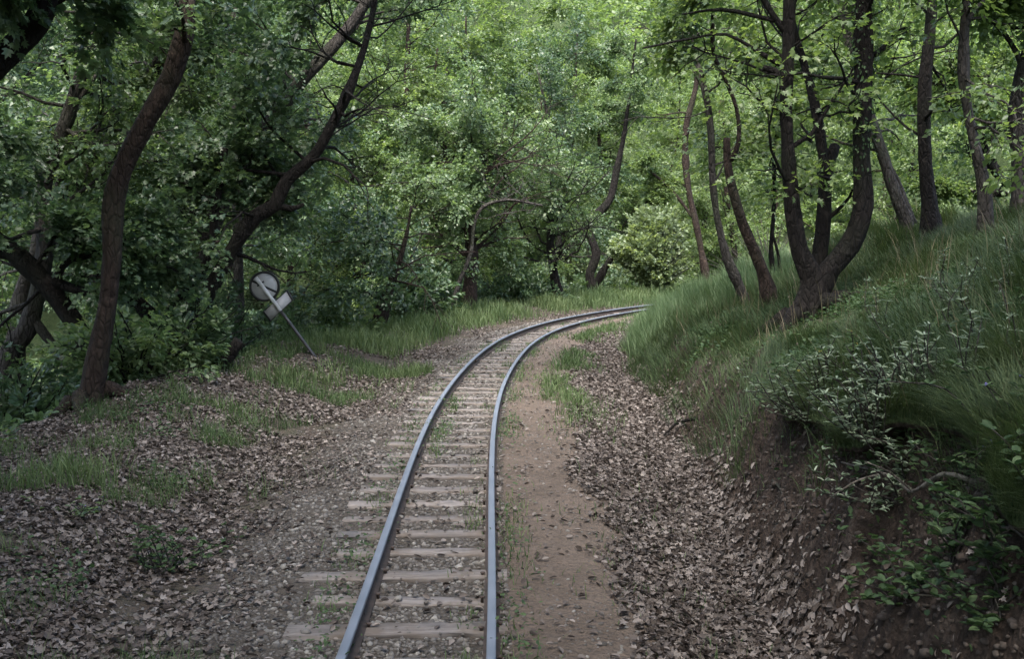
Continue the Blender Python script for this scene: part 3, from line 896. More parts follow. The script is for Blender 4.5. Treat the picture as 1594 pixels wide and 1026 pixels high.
traced_tree('straight_tree', 'straight dark trunk standing on the crest of the bank',
            [([(1448, 340), (1441, 270), (1438, 200), (1440, 120), (1447, 40), (1450, -60), (1452, -220)], 12, 9)],
            y=15.2, bark='bark_dark', leaf='leaf_lit', seed=27, twigs=[(0, 14, .3, 1.8)], branches=[(0, 8, .8, 2.0)])
traced_tree('lichen_tree', 'grey lichened trunk rooted in the bank grass near the right edge',
            [([(1536, 374), (1532, 300), (1520, 235), (1508, 180), (1501, 120), (1503, 30), (1512, -80), (1520, -220)], 12, 5), ([(1504, 40), (1520, 10), (1560, -20)], 4, 3)],
            y=12.2, bark='bark_grey', leaf='leaf_lit', seed=28, twigs=[(0, 14, .3, 1.4)], branches=[(0, 7, .8, 1.8)])
traced_tree('edge_tree', 'stout grey trunk cut by the right edge of the photo',
            [([(1592, 340), (1588, 250), (1586, 170), (1600, 90), (1620, -40), (1640, -200)], 14, 11), ([(1588, 200), (1582, 140), (1588, 100), (1560, 50), (1520, 10), (1490, -30)], 5, 3)],
            y=13.0, bark='bark_grey', leaf='leaf_lit', seed=29, twigs=[(0, 5, .4, 1.2)], branches=[(0, 5, .8, 2.0), (1, 5, .6, 1.0)])
traced_tree('arching_tree', 'low arching tree whose limbs sweep left across the crest of the bank',
            [([(1600, 330), (1575, 290), (1545, 258), (1515, 200), (1480, 155), (1430, 122), (1385, 100), (1355, 82)], 12, 4),
             ([(1590, 300), (1540, 300), (1490, 298), (1455, 290)], 8, 5), ([(1600, 210), (1560, 205), (1525, 180), (1510, 150)], 7, 4),
             ([(1600, 170), (1560, 140), (1510, 115), (1450, 90)], 6, 3)],
            y=19.5, bark='bark_dark', leaf='leaf_lit', seed=30, twigs=[(0, 16, .3, 1.6), (1, 8, .3, 1.3), (3, 10, .3, 1.4)], branches=[(0, 9, .5, 1.0), (1, 4, .5, .9), (3, 6, .4, 1.0)])

# --- generic trees of the forest, each made once and copied
def forest_tree(name, label, group, seed, h, spread, crown0, bark, leaf, n=20, per=14, size=(0.09, 0.17), lean=0.1):
    r = np.random.default_rng(seed)
    geo = Geo()
    k = 9
    t = np.linspace(0, 1, k)
    a = r.uniform(0, 6.28)
    pts = np.stack([np.cos(a) * lean * h * t ** 1.4 + np.interp(t, [0, .3, .6, 1], r.normal(0, .18, 4) * [0, 1, 1, 1]),
                    np.sin(a) * lean * h * t ** 1.4 + np.interp(t, [0, .3, .6, 1], r.normal(0, .18, 4) * [0, 1, 1, 1]), -0.5 + (h + .5) * t], 1)
    ln, rd = catmull(pts, np.linspace(0.15 * h / 8, 0.03, k), 0.3)
    tube(geo, ln, flare(ln, rd, .5), 10, .1, r)
    PS, DR = grow(r, geo, ln, rd, n, crown0, spread, elev=(-.25, .8), sub=6)
    e = empty(name, (0, 0, 0), label, 'tree', group)
    geo.build('trunk', M[bark], e)
    pp, ax, nm, sz, tone = sprays(r, PS, DR, per, .55, size)
    leaf_mesh('crown', pp, ax, nm, sz, tone, M[leaf], LEAF_KITE, parent=e)
    return e

def plant_forest(protos, spots):
    used = set()
    for i, (x, y, rz, sc, k) in enumerate(spots):
        z = gz(x, y)
        if k not in used:
            used.add(k); o = protos[k]
            o.location = (x, y, z); o.rotation_euler = (0, 0, rz); o.scale = (sc,) * 3
        else:
            copy_tree(protos[k], (x, y, z), rz, sc)

rf = np.random.default_rng(99)
LL = 'leafy tree in the dense dark wood behind the left verge'
LR = 'light green leafy tree in the open wood on top of the right bank'
LC = 'green leafy tree in the wood closing the view beyond the bend'
left_p = [forest_tree('forest_tree', LL, 'trees in the wood on the left', 40 + i, 8.5 + i, 3.4, .12, 'bark' if i else 'bark_grey', 'leaf_shade' if i != 1 else 'leaf_mid', n=26, per=18, size=(.075, .14)) for i in range(3)]
right_p = [forest_tree('bank_forest_tree', LR, 'trees in the wood on the right bank', 50 + i, 8.5 + i, 3.6, .25, 'bark' if i else 'bark_grey', 'leaf_lit', n=24, per=18, size=(.075, .14)) for i in range(3)]
far_p = [forest_tree('bend_forest_tree', LC, 'trees beyond the bend', 60 + i, 9 + i, 4.0, .12, 'bark', 'leaf_lit', n=30, per=18, size=(.09, .17)) for i in range(3)]

def spots(r, n, box, test, dmin, sc=(0.85, 1.2), nk=3):
    out = []
    tries = 0
    while len(out) < n and tries < 6000:
        tries += 1
        x, y = r.uniform(box[0], box[1]), r.uniform(box[2], box[3])
        s_, d_ = to_sd([x], [y])
        if not test(x, y, s_[0], d_[0]): continue
        if any((x - o[0]) ** 2 + (y - o[1]) ** 2 < dmin ** 2 for o in out): continue
        out.append((x, y, r.uniform(0, 6.28), r.uniform(*sc), len(out) % nk))
    return out
plant_forest(left_p, spots(rf, 15, (-22, 2, 19, 42), lambda x, y, s, d: d < -7.5 and abs(x / y) < .62, 3.4))
plant_forest(right_p, spots(rf, 13, (5, 30, 23, 44), lambda x, y, s, d: d > 6.2 and abs(x / y) < .62 and (x - 4.5) ** 2 + (y - 33) ** 2 > 60, 3.4))
plant_forest(far_p, [(P(u, 400, yy)[0], yy, u * .37, sc, i % 3) for i, (u, yy, sc) in enumerate([(560, 30, .75), (640, 34, .85), (700, 38, .9), (800, 39, .9), (870, 42, .8), (950, 47, .8), (1030, 50, .8), (1100, 45, .75), (1150, 38, .7)])] + spots(rf, 14, (-24, 34, 36, 52), lambda x, y, s, d: d < -5.5 and abs(x / y) < .6 and (x - 4.5) ** 2 + (y - 35) ** 2 > 70, 4.0))

# --- unseen trees added around the camera to shade the near ground and left side
over_p = forest_tree('added_shade_tree', 'unseen broad leafy tree added to shade the near end of the track', 'unseen trees added to shade the near end of the track', 70, 9.5, 5.6, .58, 'bark', 'leaf_mid', n=48, per=24, size=(.12, .2))
for i, (x, y) in enumerate([(5.2, 3.4), (-6.0, 3.0), (-4.4, -0.5), (4.0, 0.2), (-4.5, -4), (4.6, -4.5), (0.5, -9), (-7.2, 5.5), (-8.8, 9.0)]):
    o = over_p if i == 0 else copy_tree(over_p, (0, 0, 0), 0, 1)
    o.location = (x, y, gz(x, y)); o.rotation_euler = (0, 0, i * 1.7); o.scale = (1, 1, 1)

#UNDERGROWTH
# ------------------------------------------------------------------ far wood: one mass
def far_wood():
    r = np.random.default_rng(5)
    PS, DR = [], []
    for i in range(260):
        x, y = r.uniform(-62, 66), r.uniform(50, 92)
        g = gz(x, y); w = r.uniform(2.0, 3.8); h = r.uniform(6, 10)
        k = 80
        v = unit(r.normal(0, 1, (k, 3)))
        v[:, 2] = np.abs(v[:, 2]) * 1.1 - .45
        q = v * np.array([w, w, h * .5]) * r.uniform(.65, 1.08, (k, 1)) + np.array([x, y, g + h * .55])
        PS.append(q); DR.append(v)
    pos, dr = np.concatenate(PS), np.concatenate(DR)
    pp, ax, nm, sz, tone = sprays(r, pos, dr, 12, 1.2, (.22, .42))
    o = leaf_mesh('far_woodland', pp, ax, nm, sz, tone, M['leaf_lit'], LEAF_KITE)
    tag(o, 'distant mass of green woodland seen through the trees', 'woodland', kind='stuff')
far_wood()

def bush(name, label, x, y, w, h, leaf, seed, cat='bush', n=26, per=16, size=(.06, .12), kind=LEAF_OVAL, bark='bark_dark', up=.9, group=None, leaf_name='foliage'):
    r = np.random.default_rng(seed)
    g = gz(x, y)
    geo = Geo(); PS, DR = [], []
    for i in range(n):
        a = r.uniform(0, 6.28); q = r.uniform(0.2, 1)
        tip = np.array([math.cos(a) * w * q, math.sin(a) * w * q, h * r.uniform(.45, 1) * (1 - .45 * q * q)])
        mid = tip * np.array([.35, .35, up * .6]) + r.normal(0, .05, 3)
        pts, rd = catmull([np.array([math.cos(a) * .06, math.sin(a) * .06, -.08]), mid, tip], [.016, .011, .005], .12)
        tube(geo, pts, rd, 5, cap=False)
        for k in range(len(pts) // 3, len(pts)):
            PS.append(pts[k]); DR.append(tip + r.normal(0, .4, 3))
    e = empty(name, (x, y, g), label, cat, group)
    geo.build('stems', M[bark], e)
    pp, ax, nm, sz, tone = sprays(r, np.array(PS), np.array(DR), per, .3, size, droop=.3)
    wp = pp + np.array([x, y, g])
    ok = (wp[:, 2] > height(wp[:, 0], wp[:, 1], False) + .02)
    s_, d_ = to_sd(wp[:, 0], wp[:, 1])
    ok &= np.abs(d_) > 1.3
    ok &= ~in_corridor(wp)
    leaf_mesh(leaf_name, pp[ok], ax[ok], nm[ok], sz[ok], tone[ok], M[leaf], kind, parent=e)
    return e

def at_px(u, v, y=None):
    y = y or ground_hit(u, v) or 20
    p = P(u, v, y)
    return float(p[0]), float(p[1])

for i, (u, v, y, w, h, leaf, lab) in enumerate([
    (20, 640, 11.4, 1.1, 1.5, 'leaf_shade', 'dark bush left of the leaning tree at the left edge'),
    (85, 600, 12.6, 1.1, 1.45, 'leaf_shade', 'low dark bush directly behind the base of the leaning tree'),
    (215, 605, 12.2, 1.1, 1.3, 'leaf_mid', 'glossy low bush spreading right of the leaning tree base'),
    (290, 590, 13.0, 1.0, 1.3, 'leaf_shade', 'bush of broad leaves below the dark curved stems'),
    (372, 545, 17.4, 1.2, 1.6, 'leaf_shade', 'dark bush directly behind the tilted sign pole'),
    (150, 600, 14.6, 1.3, 1.6, 'leaf_shade', 'dark bush deeper in the hollow behind the leaning tree'),
    (330, 580, 15.0, 1.2, 1.7, 'leaf_shade', 'tall dark bush between the curved stems and the sign'),
    (440, 540, 17.6, 1.2, 1.5, 'leaf_shade', 'dark bush under the plate of the tilted sign'),
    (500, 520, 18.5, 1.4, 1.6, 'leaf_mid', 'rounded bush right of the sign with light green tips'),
    (545, 520, 20.0, 1.1, 1.1, 'leaf_shade', 'dark bush between the sign and the brown slanting trunk'),
    (640, 500, 22.5, 1.3, 1.5, 'leaf_shade', 'dark bush right of the brown slanting trunk'),
    (690, 480, 26.5, 1.4, 1.6, 'leaf_shade', 'bush left of the pale curved trunk on the verge'),
    (790, 470, 28.5, 1.6, 1.6, 'leaf_shade', 'dark bush between the pale curved trunk and the bend'),
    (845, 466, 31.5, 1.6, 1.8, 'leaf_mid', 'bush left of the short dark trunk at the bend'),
    (895, 466, 35.5, 1.5, 1.8, 'leaf_shade', 'bush between the short dark trunk and the crooked trunk'),
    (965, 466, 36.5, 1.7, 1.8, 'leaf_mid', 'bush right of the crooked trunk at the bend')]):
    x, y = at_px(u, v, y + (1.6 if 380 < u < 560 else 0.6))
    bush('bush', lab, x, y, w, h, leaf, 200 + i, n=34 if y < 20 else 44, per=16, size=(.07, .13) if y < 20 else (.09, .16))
x, y = at_px(1018, 455, 33.0)
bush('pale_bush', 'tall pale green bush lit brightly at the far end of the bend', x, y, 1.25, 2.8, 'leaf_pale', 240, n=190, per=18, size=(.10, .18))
x, y = at_px(1195, 420, 30)
bush('bare_bush', 'greyish twiggy bush behind the slim trunks on the bank', x, y, 1.9, 2.6, 'leaf_sage', 241, n=90, per=5, size=(.05, .09), bark='bark_grey')

#GRASS
# ------------------------------------------------------------------ grass
def blades(name, x, y, lean, hgt, width, mat, seed, label, tone_mu=.5, droop=.5, segs=3, zz=None):
    r = np.random.default_rng(seed)
    n = len(x)
    ca = (vnoise(x * 2.3, y * 2.3, seed) - .5) * 4.0
    lean = np.stack([lean[:, 0] * np.cos(ca) - lean[:, 1] * np.sin(ca), lean[:, 0] * np.sin(ca) + lean[:, 1] * np.cos(ca)], 1)
    hgt = hgt * (.55 + .9 * vnoise(x * 4.1, y * 4.1, seed + 1))
    z = height(x, y) if zz is None else zz
    base = np.stack([x, y, z - .015], 1)
    d = unit(np.c_[lean + r.normal(0, .45, (n, 2)), np.full(n, 0.0)])
    a = r.uniform(.25, 1.0, n) * droop
    side = np.stack([-d[:, 1], d[:, 0], np.zeros(n)], 1)
    tw = r.uniform(-.8, .8, n)
    side = unit(side * np.cos(tw)[:, None] + d * np.sin(tw)[:, None])
    V = np.zeros((n, 2 * segs + 1, 3))
    for k in range(segs + 1):
        t = k / segs
        c = base + hgt[:, None] * (t * np.array([0, 0, 1.0]) * (1 - .45 * a * t)[:, None] + d * (a * t ** 1.7)[:, None])
        if k < segs:
            w = width * (1 - .55 * t)
            V[:, 2 * k] = c - side * w[:, None]; V[:, 2 * k + 1] = c + side * w[:, None]
        else:
            V[:, 2 * k] = c
    b0 = np.arange(n)[:, None] * (2 * segs + 1)
    Q = np.concatenate([b0 + np.array([[2 * k, 2 * k + 1, 2 * k + 3, 2 * k + 2]]) for k in range(segs - 1)])
    T = b0 + np.array([[2 * segs - 2, 2 * segs - 1, 2 * segs]])
    tone = np.clip(r.normal(tone_mu, .16, n) + .5 * (vnoise(x * 1.3, y * 1.3, seed + 2) - .5), 0, 1)
    o = mesh_np(name, V.reshape(-1, 3), [Q, T], mat, rnd=np.r_[np.tile(tone, segs - 1), tone])
    tag(o, label, 'grass', kind='stuff')
    return o

def scatter_sd(r, n, s0, s1, d0, d1, dens=None):
    """random points by track distance and offset; nearer ones more often"""
    s_ = s0 + (s1 - s0) * r.uniform(0, 1, n) ** 1.35
    d_ = r.uniform(d0, d1, n)
    x, y, h = track(s_, d_)
    if dens is not None:
        ok = r.uniform(0, 1, n) < dens(s_, d_, x, y)
        x, y, s_, d_, h = x[ok], y[ok], s_[ok], d_[ok], h[ok]
    return x, y, s_, d_, h

r = np.random.default_rng(300)
# long grass hanging over the right bank
FX, FY = P(1262, 495, big_y)[:2]
def bank_dens(s, d, x, y):
    q = d - foot(s)
    a = np.interp(s, [0, 3.5, 5.5, 8, 11, 17, 21], [.38, .25, .02, -.05, -.2, -.15, .1])
    t = sstep(0, .28, q - a + .55 * fbm(x * 1.1, y * 1.1, 61))
    t = t * (1 - .93 * np.exp(-(((x - FX) / .75) ** 2 + ((y - FY + .5) / 1.0) ** 2)))
    return t * (0.2 + 0.8 * sstep(-.14, .1, fbm(x * 1.5, y * 1.5, 77)))
x, y, s_, d_, h_ = scatter_sd(r, 420000, 0.6, 30, 1.0, 9.0, bank_dens)
dn = np.stack([-np.cos(h_), np.sin(h_)], 1) * 1.0
hg = r.uniform(.09, .31, len(x)) * (0.75 + .7 * vnoise(x * 1.7, y * 1.7, 5)) * (1 - .72 * np.exp(-(((x - FX) / 1.1) ** 2 + ((y - FY + 1.2) / 1.6) ** 2)))
blades('bank_grass', x, y, dn * .9, hg, np.full(len(x), .0016) + .00017 * np.maximum(y, 4), M['grass'], 301, 'long fine grass hanging down the right bank', .45, .85)
x, y, s_, d_, h_ = scatter_sd(r, 5000, 1.0, 24, 2.0, 8.5, lambda s, d, x, y: .5 * sstep(.4, .8, d - foot(s)))
blades('dry_stalks', x, y, np.stack([-np.cos(h_), np.sin(h_)], 1) * .5, r.uniform(.25, .6, len(x)), .0013 + .00013 * y, M['straw'], 305, 'thin dry stalks standing in the bank grass', .5, .6)
# a lip of turf that overhangs the near bank
lu = np.linspace(-.5, 6.4, 150); lt = np.linspace(0, 1, 12)
LU, LT = np.meshgrid(lu, lt, indexing='ij')
lx, ly, lz, lh = lip_at(LU.ravel(), LT.ravel())
th_ = (.04 + .20 * LT.ravel() ** .7 * (1 - .8 * sstep(5.0, 6.3, LU.ravel()))) * (1 + .5 * fbm(lx * 6, ly * 6, 92))
top = np.stack([lx, ly, lz], 1); bot = top - np.stack([0 * th_, 0 * th_, th_], 1)
nu, ntt = len(lu), len(lt)
gi = (np.arange(nu - 1)[:, None] * ntt + np.arange(ntt - 1)[None]).ravel()
qt = np.stack([gi, gi + ntt, gi + ntt + 1, gi + 1], 1)
e0 = np.arange(nu - 1) * ntt
qe = np.stack([e0, e0 + nu * ntt, e0 + ntt + nu * ntt, e0 + ntt], 1)
lip = mesh_np('overhanging_turf', np.r_[top, bot], [qt, qt[:, ::-1] + nu * ntt, qe], M['ground'], smooth=True,
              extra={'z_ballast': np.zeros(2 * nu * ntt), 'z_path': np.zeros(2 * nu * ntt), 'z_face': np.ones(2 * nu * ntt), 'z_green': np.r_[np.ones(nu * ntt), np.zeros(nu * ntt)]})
tag(lip, kind='structure')
nl_ = 46000
ss = r.uniform(-.4, 6.3, nl_); tt = r.uniform(0, 1, nl_) ** 1.5
x, y, z, h_ = lip_at(ss, tt)
k = r.uniform(0, 1, nl_) < .15 + .85 * sstep(-.12, .1, fbm(x * 1.6, y * 1.6, 93))
x, y, z, h_, tt = x[k], y[k], z[k], h_[k], tt[k]
blades('lip_grass', x, y, np.stack([-np.cos(h_), np.sin(h_)], 1) * 1.1, r.uniform(.10, .30, len(x)), .0011 + .00016 * y, M['grass'], 307, 'long grass hanging over the lip of the near bank', .45, 1.15, zz=z)
# paler tall grass where the bank meets the bend
x, y, s_, d_, h_ = scatter_sd(r, 46000, 14, 30, .9, 4.5, lambda s, d, x, y: sstep(0.0, .3, d - foot(s) + .1) * (.4 + .6 * sstep(-.1, .1, fbm(x, y, 9))))
blades('bend_grass', x, y, np.stack([-np.cos(h_), np.sin(h_)], 1) * .6, r.uniform(.3, .62, len(x)), np.full(len(x), .006), M['grass_far'], 302, 'tall grey green grass at the foot of the bank by the bend', .5, .5)
# verge grass on the left
def verge_dens(s, d, x, y):
    n = fbm(x * .9, y * .9, 31)
    a = sstep(10.5, 15, s + 4 * n) * sstep(-.02, .12, n + .20 * sstep(12, 16, s) + .03)
    b = 0.8 * sstep(.10, .2, n) * (1 - sstep(9, 12, s)) * sstep(1.9, 2.4, -d)
    return np.clip(a * sstep(1.5, 2.1, -d) + b, 0, 1)
x, y, s_, d_, h_ = scatter_sd(r, 120000, 1.5, 34, -5.2, -1.3, verge_dens)
blades('verge_grass', x, y, r.normal(0, .5, (len(x), 2)), r.uniform(.08, .26, len(x)) * (0.7 + .8 * vnoise(x * 2, y * 2, 8)) * (1 + .35 * sstep(12, 15, s_)), .0028 + .00018 * y, M['grass_mid'], 303, 'patches of green grass along the left verge', .62, .6)
# green strip between rail and leaf ditch, and weeds along the rails
def strip_dens(s, d, x, y):
    n = fbm(x * 1.1, y * 1.1, 41)
    a = sstep(7, 10.5, s) * (1 - sstep(21, 25, s)) * np.exp(-((d - 1.12 - .1 * np.sin(s)) / .26) ** 2) * sstep(-.14, .08, n)
    b = np.exp(-((d - .47) / .1) ** 2) * sstep(-.05, .15, n) * .8
    c = (np.exp(-((d + .19) / .06) ** 2) + .5 * np.exp(-((d + .5) / .12) ** 2)) * sstep(.02, .16, fbm(x * 1.9, y * 1.9, 47)) * .9
    e = np.exp(-((d - .2) / .07) ** 2) * sstep(.03, .16, fbm(x * 1.9, y * 1.9, 49)) * .8
    f = .05 * sstep(.6, 1, d) * sstep(0, .15, n)
    return np.clip(.85 * a + .5 * b + .7 * c + .5 * e + f, 0, 1)
x, y, s_, d_, h_ = scatter_sd(r, 150000, 1.5, 30, -.75, 1.75, strip_dens)
hh = r.uniform(.03, .11, len(x)) * (1 + .5 * ((d_ > .8) & (s_ > 7)))
blades('track_grass', x, y, r.normal(0, .5, (len(x), 2)), hh, .0024 + .00018 * y, M['grass_mid'], 304, 'short grass and weeds growing along the rails', .55, .6)

x, y, s_, d_, h_ = scatter_sd(r, 170000, 0.8, 15, -5.2, -.8, lambda s, d, x, y: .85 * sstep(-.01, .14, fbm(x * 1.5, y * 1.5, 35) + .05 * sstep(1.6, 3.4, -d) - .07))
blades('verge_tufts', x, y, r.normal(0, .5, (len(x), 2)), r.uniform(.05, .25, len(x)), .0014 + .00016 * y, M['grass_mid'], 306, 'dull green grass tufts among the dead leaves on the left', .5, .7)

def weeds(name, n, s0, s1, d0, d1, dens, size, seed, label, leaf='leaf_mid'):
    r = np.random.default_rng(seed)
    x, y, s_, d_, h_ = scatter_sd(r, n, s0, s1, d0, d1, dens)
    k = 7
    m = len(x)
    X = (x[:, None] + r.normal(0, .05, (m, k))).ravel(); Y = (y[:, None] + r.normal(0, .05, (m, k))).ravel()
    Z = height(X, Y) + r.uniform(.01, .13, m * k)
    ax = np.c_[r.normal(0, 1, (m * k, 2)), r.uniform(-.2, .7, m * k)]
    nm = np.c_[r.normal(0, .45, (m * k, 2)), np.ones(m * k)]
    o = leaf_mesh(name, np.stack([X, Y, Z], 1), ax, nm, r.uniform(*size, m * k), np.clip(r.normal(.5, .2, m * k), 0, 1), M[leaf], LEAF_OVAL)
    tag(o, label, 'weeds', kind='stuff')
weeds('verge_weeds', 4500, 1.5, 14, -4.6, -1.9, lambda s, d, x, y: .75 * sstep(.04, .2, fbm(x * 1.2, y * 1.2, 91)), (.015, .045), 310, 'low leafy weeds among dead leaves on the left verge', 'leaf_weed')
weeds('rail_weeds', 3600, 1.5, 16, -.7, .7, lambda s, d, x, y: np.exp(-((d + .17) / .08) ** 2) * sstep(.0, .12, fbm(x * 1.9, y * 1.9, 47)) + .35 * np.exp(-((np.abs(d) - .45) / .08) ** 2), (.012, .034), 311, 'small leafy weeds growing against the rails', 'leaf_weed')
weeds('bank_weeds', 34000, 0.6, 20, 1.9, 6.5, lambda s, d, x, y: .6 * sstep(.2, .6, d - foot(s)) * sstep(-.02, .2, fbm(x * 1.4, y * 1.4, 95) + .08 * (s < 6)), (.02, .055), 312, 'leafy weeds among the long grass of the right bank', 'leaf_weed')
weeds('forest_floor_plants', 9000, 4, 34, -12, -4.0, lambda s, d, x, y: .8 * sstep(-.1, .1, fbm(x * .6, y * .6, 97)), (.06, .14), 313, 'green ground plants under the trees on the left', 'leaf_mid')

#LITTER
# ------------------------------------------------------------------ dead leaves and stones
def litter(name, n, s0, s1, d0, d1, dens, size, seed, label, kind=LEAF_LOBED):
    r = np.random.default_rng(seed)
    x, y, s_, d_, h_ = scatter_sd(r, n, s0, s1, d0, d1, dens)
    m = len(x)
    z = height(x, y) + r.uniform(.003, .03, m)
    e = .04
    gxn = (height(x + e, y) - height(x - e, y)) / (2 * e); gyn = (height(x, y + e) - height(x, y - e)) / (2 * e)
    nm = np.stack([-gxn, -gyn, np.ones(m)], 1) + r.normal(0, .42, (m, 3))
    th = r.uniform(0, 6.28, m)
    ax = np.stack([np.cos(th), np.sin(th), gxn * np.cos(th) + gyn * np.sin(th) + r.normal(0, .22, m)], 1)
    o = leaf_mesh(name, np.stack([x, y, z], 1), ax, nm, r.uniform(*size, m), np.clip(r.normal(.5, .24, m), 0, 1), M['leaf_dry'], kind, fold=.5)
    tag(o, label, 'dead leaves', kind='stuff')
def ditch(s, d, x, y):
    f = foot(s)
    c = f - .45
    return np.clip(sstep(.62, .42, np.abs(d - c) + .5 * fbm(x * 1.6, y * 1.6, 51)) , 0, 1)
def sst_rev(a, b, x): return 1 - sstep(b, a, x)
def ditch_dens(s, d, x, y):
    n = fbm(x * 1.6, y * 1.6, 51)
    return sstep(1.0, 1.25, d + .5 * n) * (1 - sstep(-.12, .22, d - foot(s) + .6 * n)) * (1 - .8 * sstep(21, 25, s))
def verge_leaf_dens(s, d, x, y):
    n = fbm(x * .9, y * .9, 71) + .5 * fbm(x * 3, y * 3, 72)
    return sstep(-.16, .08, n + .12 * sstep(1.2, 2.6, -d) - .07 * sstep(13, 17, s)) * (.25 + .75 * sstep(.8, 1.9, -d)) * (1 - .6 * sstep(14, 20, s))
litter('ditch_leaf_litter', 66000, 0.6, 27, .9, 2.9, ditch_dens, (.022, .06), 401, 'grey brown dead leaves filling the ditch below the right bank')
litter('ditch_leaf_fragments', 60000, 0.6, 27, .9, 2.9, ditch_dens, (.018, .06), 411, 'broken bits of dead leaf filling the ditch below the right bank', LEAF_OVAL)
litter('verge_leaf_litter', 98000, 0.6, 26, -6.2, -.7, verge_leaf_dens, (.02, .058), 402, 'dead brown leaves scattered over the left verge')
litter('verge_leaf_fragments', 110000, 0.6, 26, -6.2, -.6, verge_leaf_dens, (.015, .055), 412, 'broken bits of dead leaf and bark on the left verge', LEAF_OVAL)
litter('bank_leaf_litter', 3000, .3, 9, 1.6, 4.0, lambda s, d, x, y: .5 * sstep(.2, .4, d - foot(s)) * (1 - sstep(.9, 1.3, d - foot(s))) * sstep(-.15, .1, fbm(x * 2, y * 2, 55)), (.015, .05), 404, 'dead leaves caught on the bare earth of the bank')
litter('scattered_leaf_litter', 30000, 0.6, 26, -1.7, 4.6, lambda s, d, x, y: .3 + 0 * s, (.02, .06), 403, 'few dead leaves lying on the track bed and path', LEAF_OVAL)

def stones(name, n, s0, s1, d0, d1, dens, size, seed, label, mat='stone'):
    r = np.random.default_rng(seed)
    x, y, s_, d_, h_ = scatter_sd(r, n, s0, s1, d0, d1, dens)
    k = np.abs(s_[:, None] - SLEEP_S[None]).min(1)
    on = (np.abs(d_) < .6) & (k < .085)
    keep = ~on | (r.uniform(0, 1, len(x)) < .06)
    x, y, on = x[keep], y[keep], on[keep]
    m = len(x)
    ph = (1 + 5 ** .5) / 2
    I = unit(np.array([(-1, ph, 0), (1, ph, 0), (-1, -ph, 0), (1, -ph, 0), (0, -1, ph), (0, 1, ph), (0, -1, -ph), (0, 1, -ph), (ph, 0, -1), (ph, 0, 1), (-ph, 0, -1), (-ph, 0, 1)], float))
    FI = np.array([(0, 11, 5), (0, 5, 1), (0, 1, 7), (0, 7, 10), (0, 10, 11), (1, 5, 9), (5, 11, 4), (11, 10, 2), (10, 7, 6), (7, 1, 8), (3, 9, 4), (3, 4, 2), (3, 2, 6), (3, 6, 8), (3, 8, 9), (4, 9, 5), (2, 4, 11), (6, 2, 10), (8, 6, 7), (9, 8, 1)])
    V = I[None] * r.uniform(.6, 1.25, (m, 12))[..., None]
    sc = r.gamma(2.2, 1, m); sc = size[0] + (size[1] - size[0]) * np.clip(sc / 6, 0, 1)
    V = V * (sc[:, None] * r.uniform(.65, 1.2, (m, 3)) * np.array([1, 1, .7]))[:, None]
    th = r.uniform(0, 6.28, m); c, s2 = np.cos(th)[:, None], np.sin(th)[:, None]
    V = np.stack([V[..., 0] * c - V[..., 1] * s2, V[..., 0] * s2 + V[..., 1] * c, V[..., 2]], -1)
    z = np.where(on, .055, height(x, y) + .1 * sc)
    V += np.stack([x, y, z], 1)[:, None]
    FF = (np.arange(m)[:, None, None] * 12 + FI[None]).reshape(-1, 3)
    tone = np.clip(r.normal(.45, .22, m), 0, 1)
    o = mesh_np(name, V.reshape(-1, 3), [FF], M[mat], rnd=np.repeat(tone, 20))
    tag(o, label, 'gravel', kind='stuff')
stones('track_ballast', 70000, 0.6, 24, -1.7, .42, lambda s, d, x, y: np.clip(.4 + 1.6 * fbm(x * 2, y * 2, 81) + .3 * (np.abs(d) < .6) - .4 * sstep(.9, 1.6, -d), 0, 1), (.004, .026), 501, 'grey ballast stones around the sleepers')
stones('soil_clods', 20000, .4, 9, 1.5, 3.6, lambda s, d, x, y: (np.abs(d - foot(s) - .3) < .5) * np.clip(.5 + 1.5 * fbm(x * 2, y * 2, 85), 0, 1), (.004, .028), 503, 'crumbled clods of brown earth on the bare bank', 'clod')
stones('path_pebbles', 22000, .6, 20, .4, 2.2, lambda s, d, x, y: np.clip(.25 + 1.6 * fbm(x * 2, y * 2, 83), 0, 1), (.004, .018), 502, 'small pebbles on the brown dirt path')

#THINGS
# ------------------------------------------------------------------ the tilted sign
sy = ground_hit(490, 557) or 16.1
B = P(490, 557, sy); T = P(399, 433, sy)
B[2] = gz(B[0], B[1]) - 0.0
ln_s = np.linalg.norm(T - B)
ax_s = (T - B) / ln_s
sx = unit(np.array([ax_s[2], 0, -ax_s[0]]))            # across the sign face
nz = np.cross(sx, ax_s)                                # towards or away from the lens
if nz[1] > 0: nz = -nz
yaw = math.radians(14)
sign = empty('railway_sign', B, 'tilted black pole with a white black rimmed disc and plate, leaning left on the verge', 'railway sign')
def SP(a, b, c): return sx * a + ax_s * b + nz * c
def plate(name, outline, c0, c1, mat, parent):
    n = len(outline)
    V = np.array([SP(a, b, c0) for a, b in outline] + [SP(a, b, c1) for a, b in outline])
    sides = np.array([(i, (i + 1) % n, n + (i + 1) % n, n + i) for i in range(n)])
    return mesh_np(name, V, [sides, np.array([list(range(n))[::-1]]), np.array([[n + i for i in range(n)]])], mat, parent=parent)
def ring(name, outer, inner, c0, c1, mat, parent):
    n = len(outer)
    V = np.array([SP(a, b, c0) for a, b in outer] + [SP(a, b, c0) for a, b in inner] + [SP(a, b, c1) for a, b in outer] + [SP(a, b, c1) for a, b in inner])
    q = []
    for i in range(n):
        j = (i + 1) % n
        q += [(2 * n + i, 2 * n + j, 3 * n + j, 3 * n + i), (i, n + i, n + j, j), (i, j, 2 * n + j, 2 * n + i), (n + i, 3 * n + i, 3 * n + j, n + j)]
    return mesh_np(name, V, [np.array(q)], mat, parent=parent)
px = sy / F
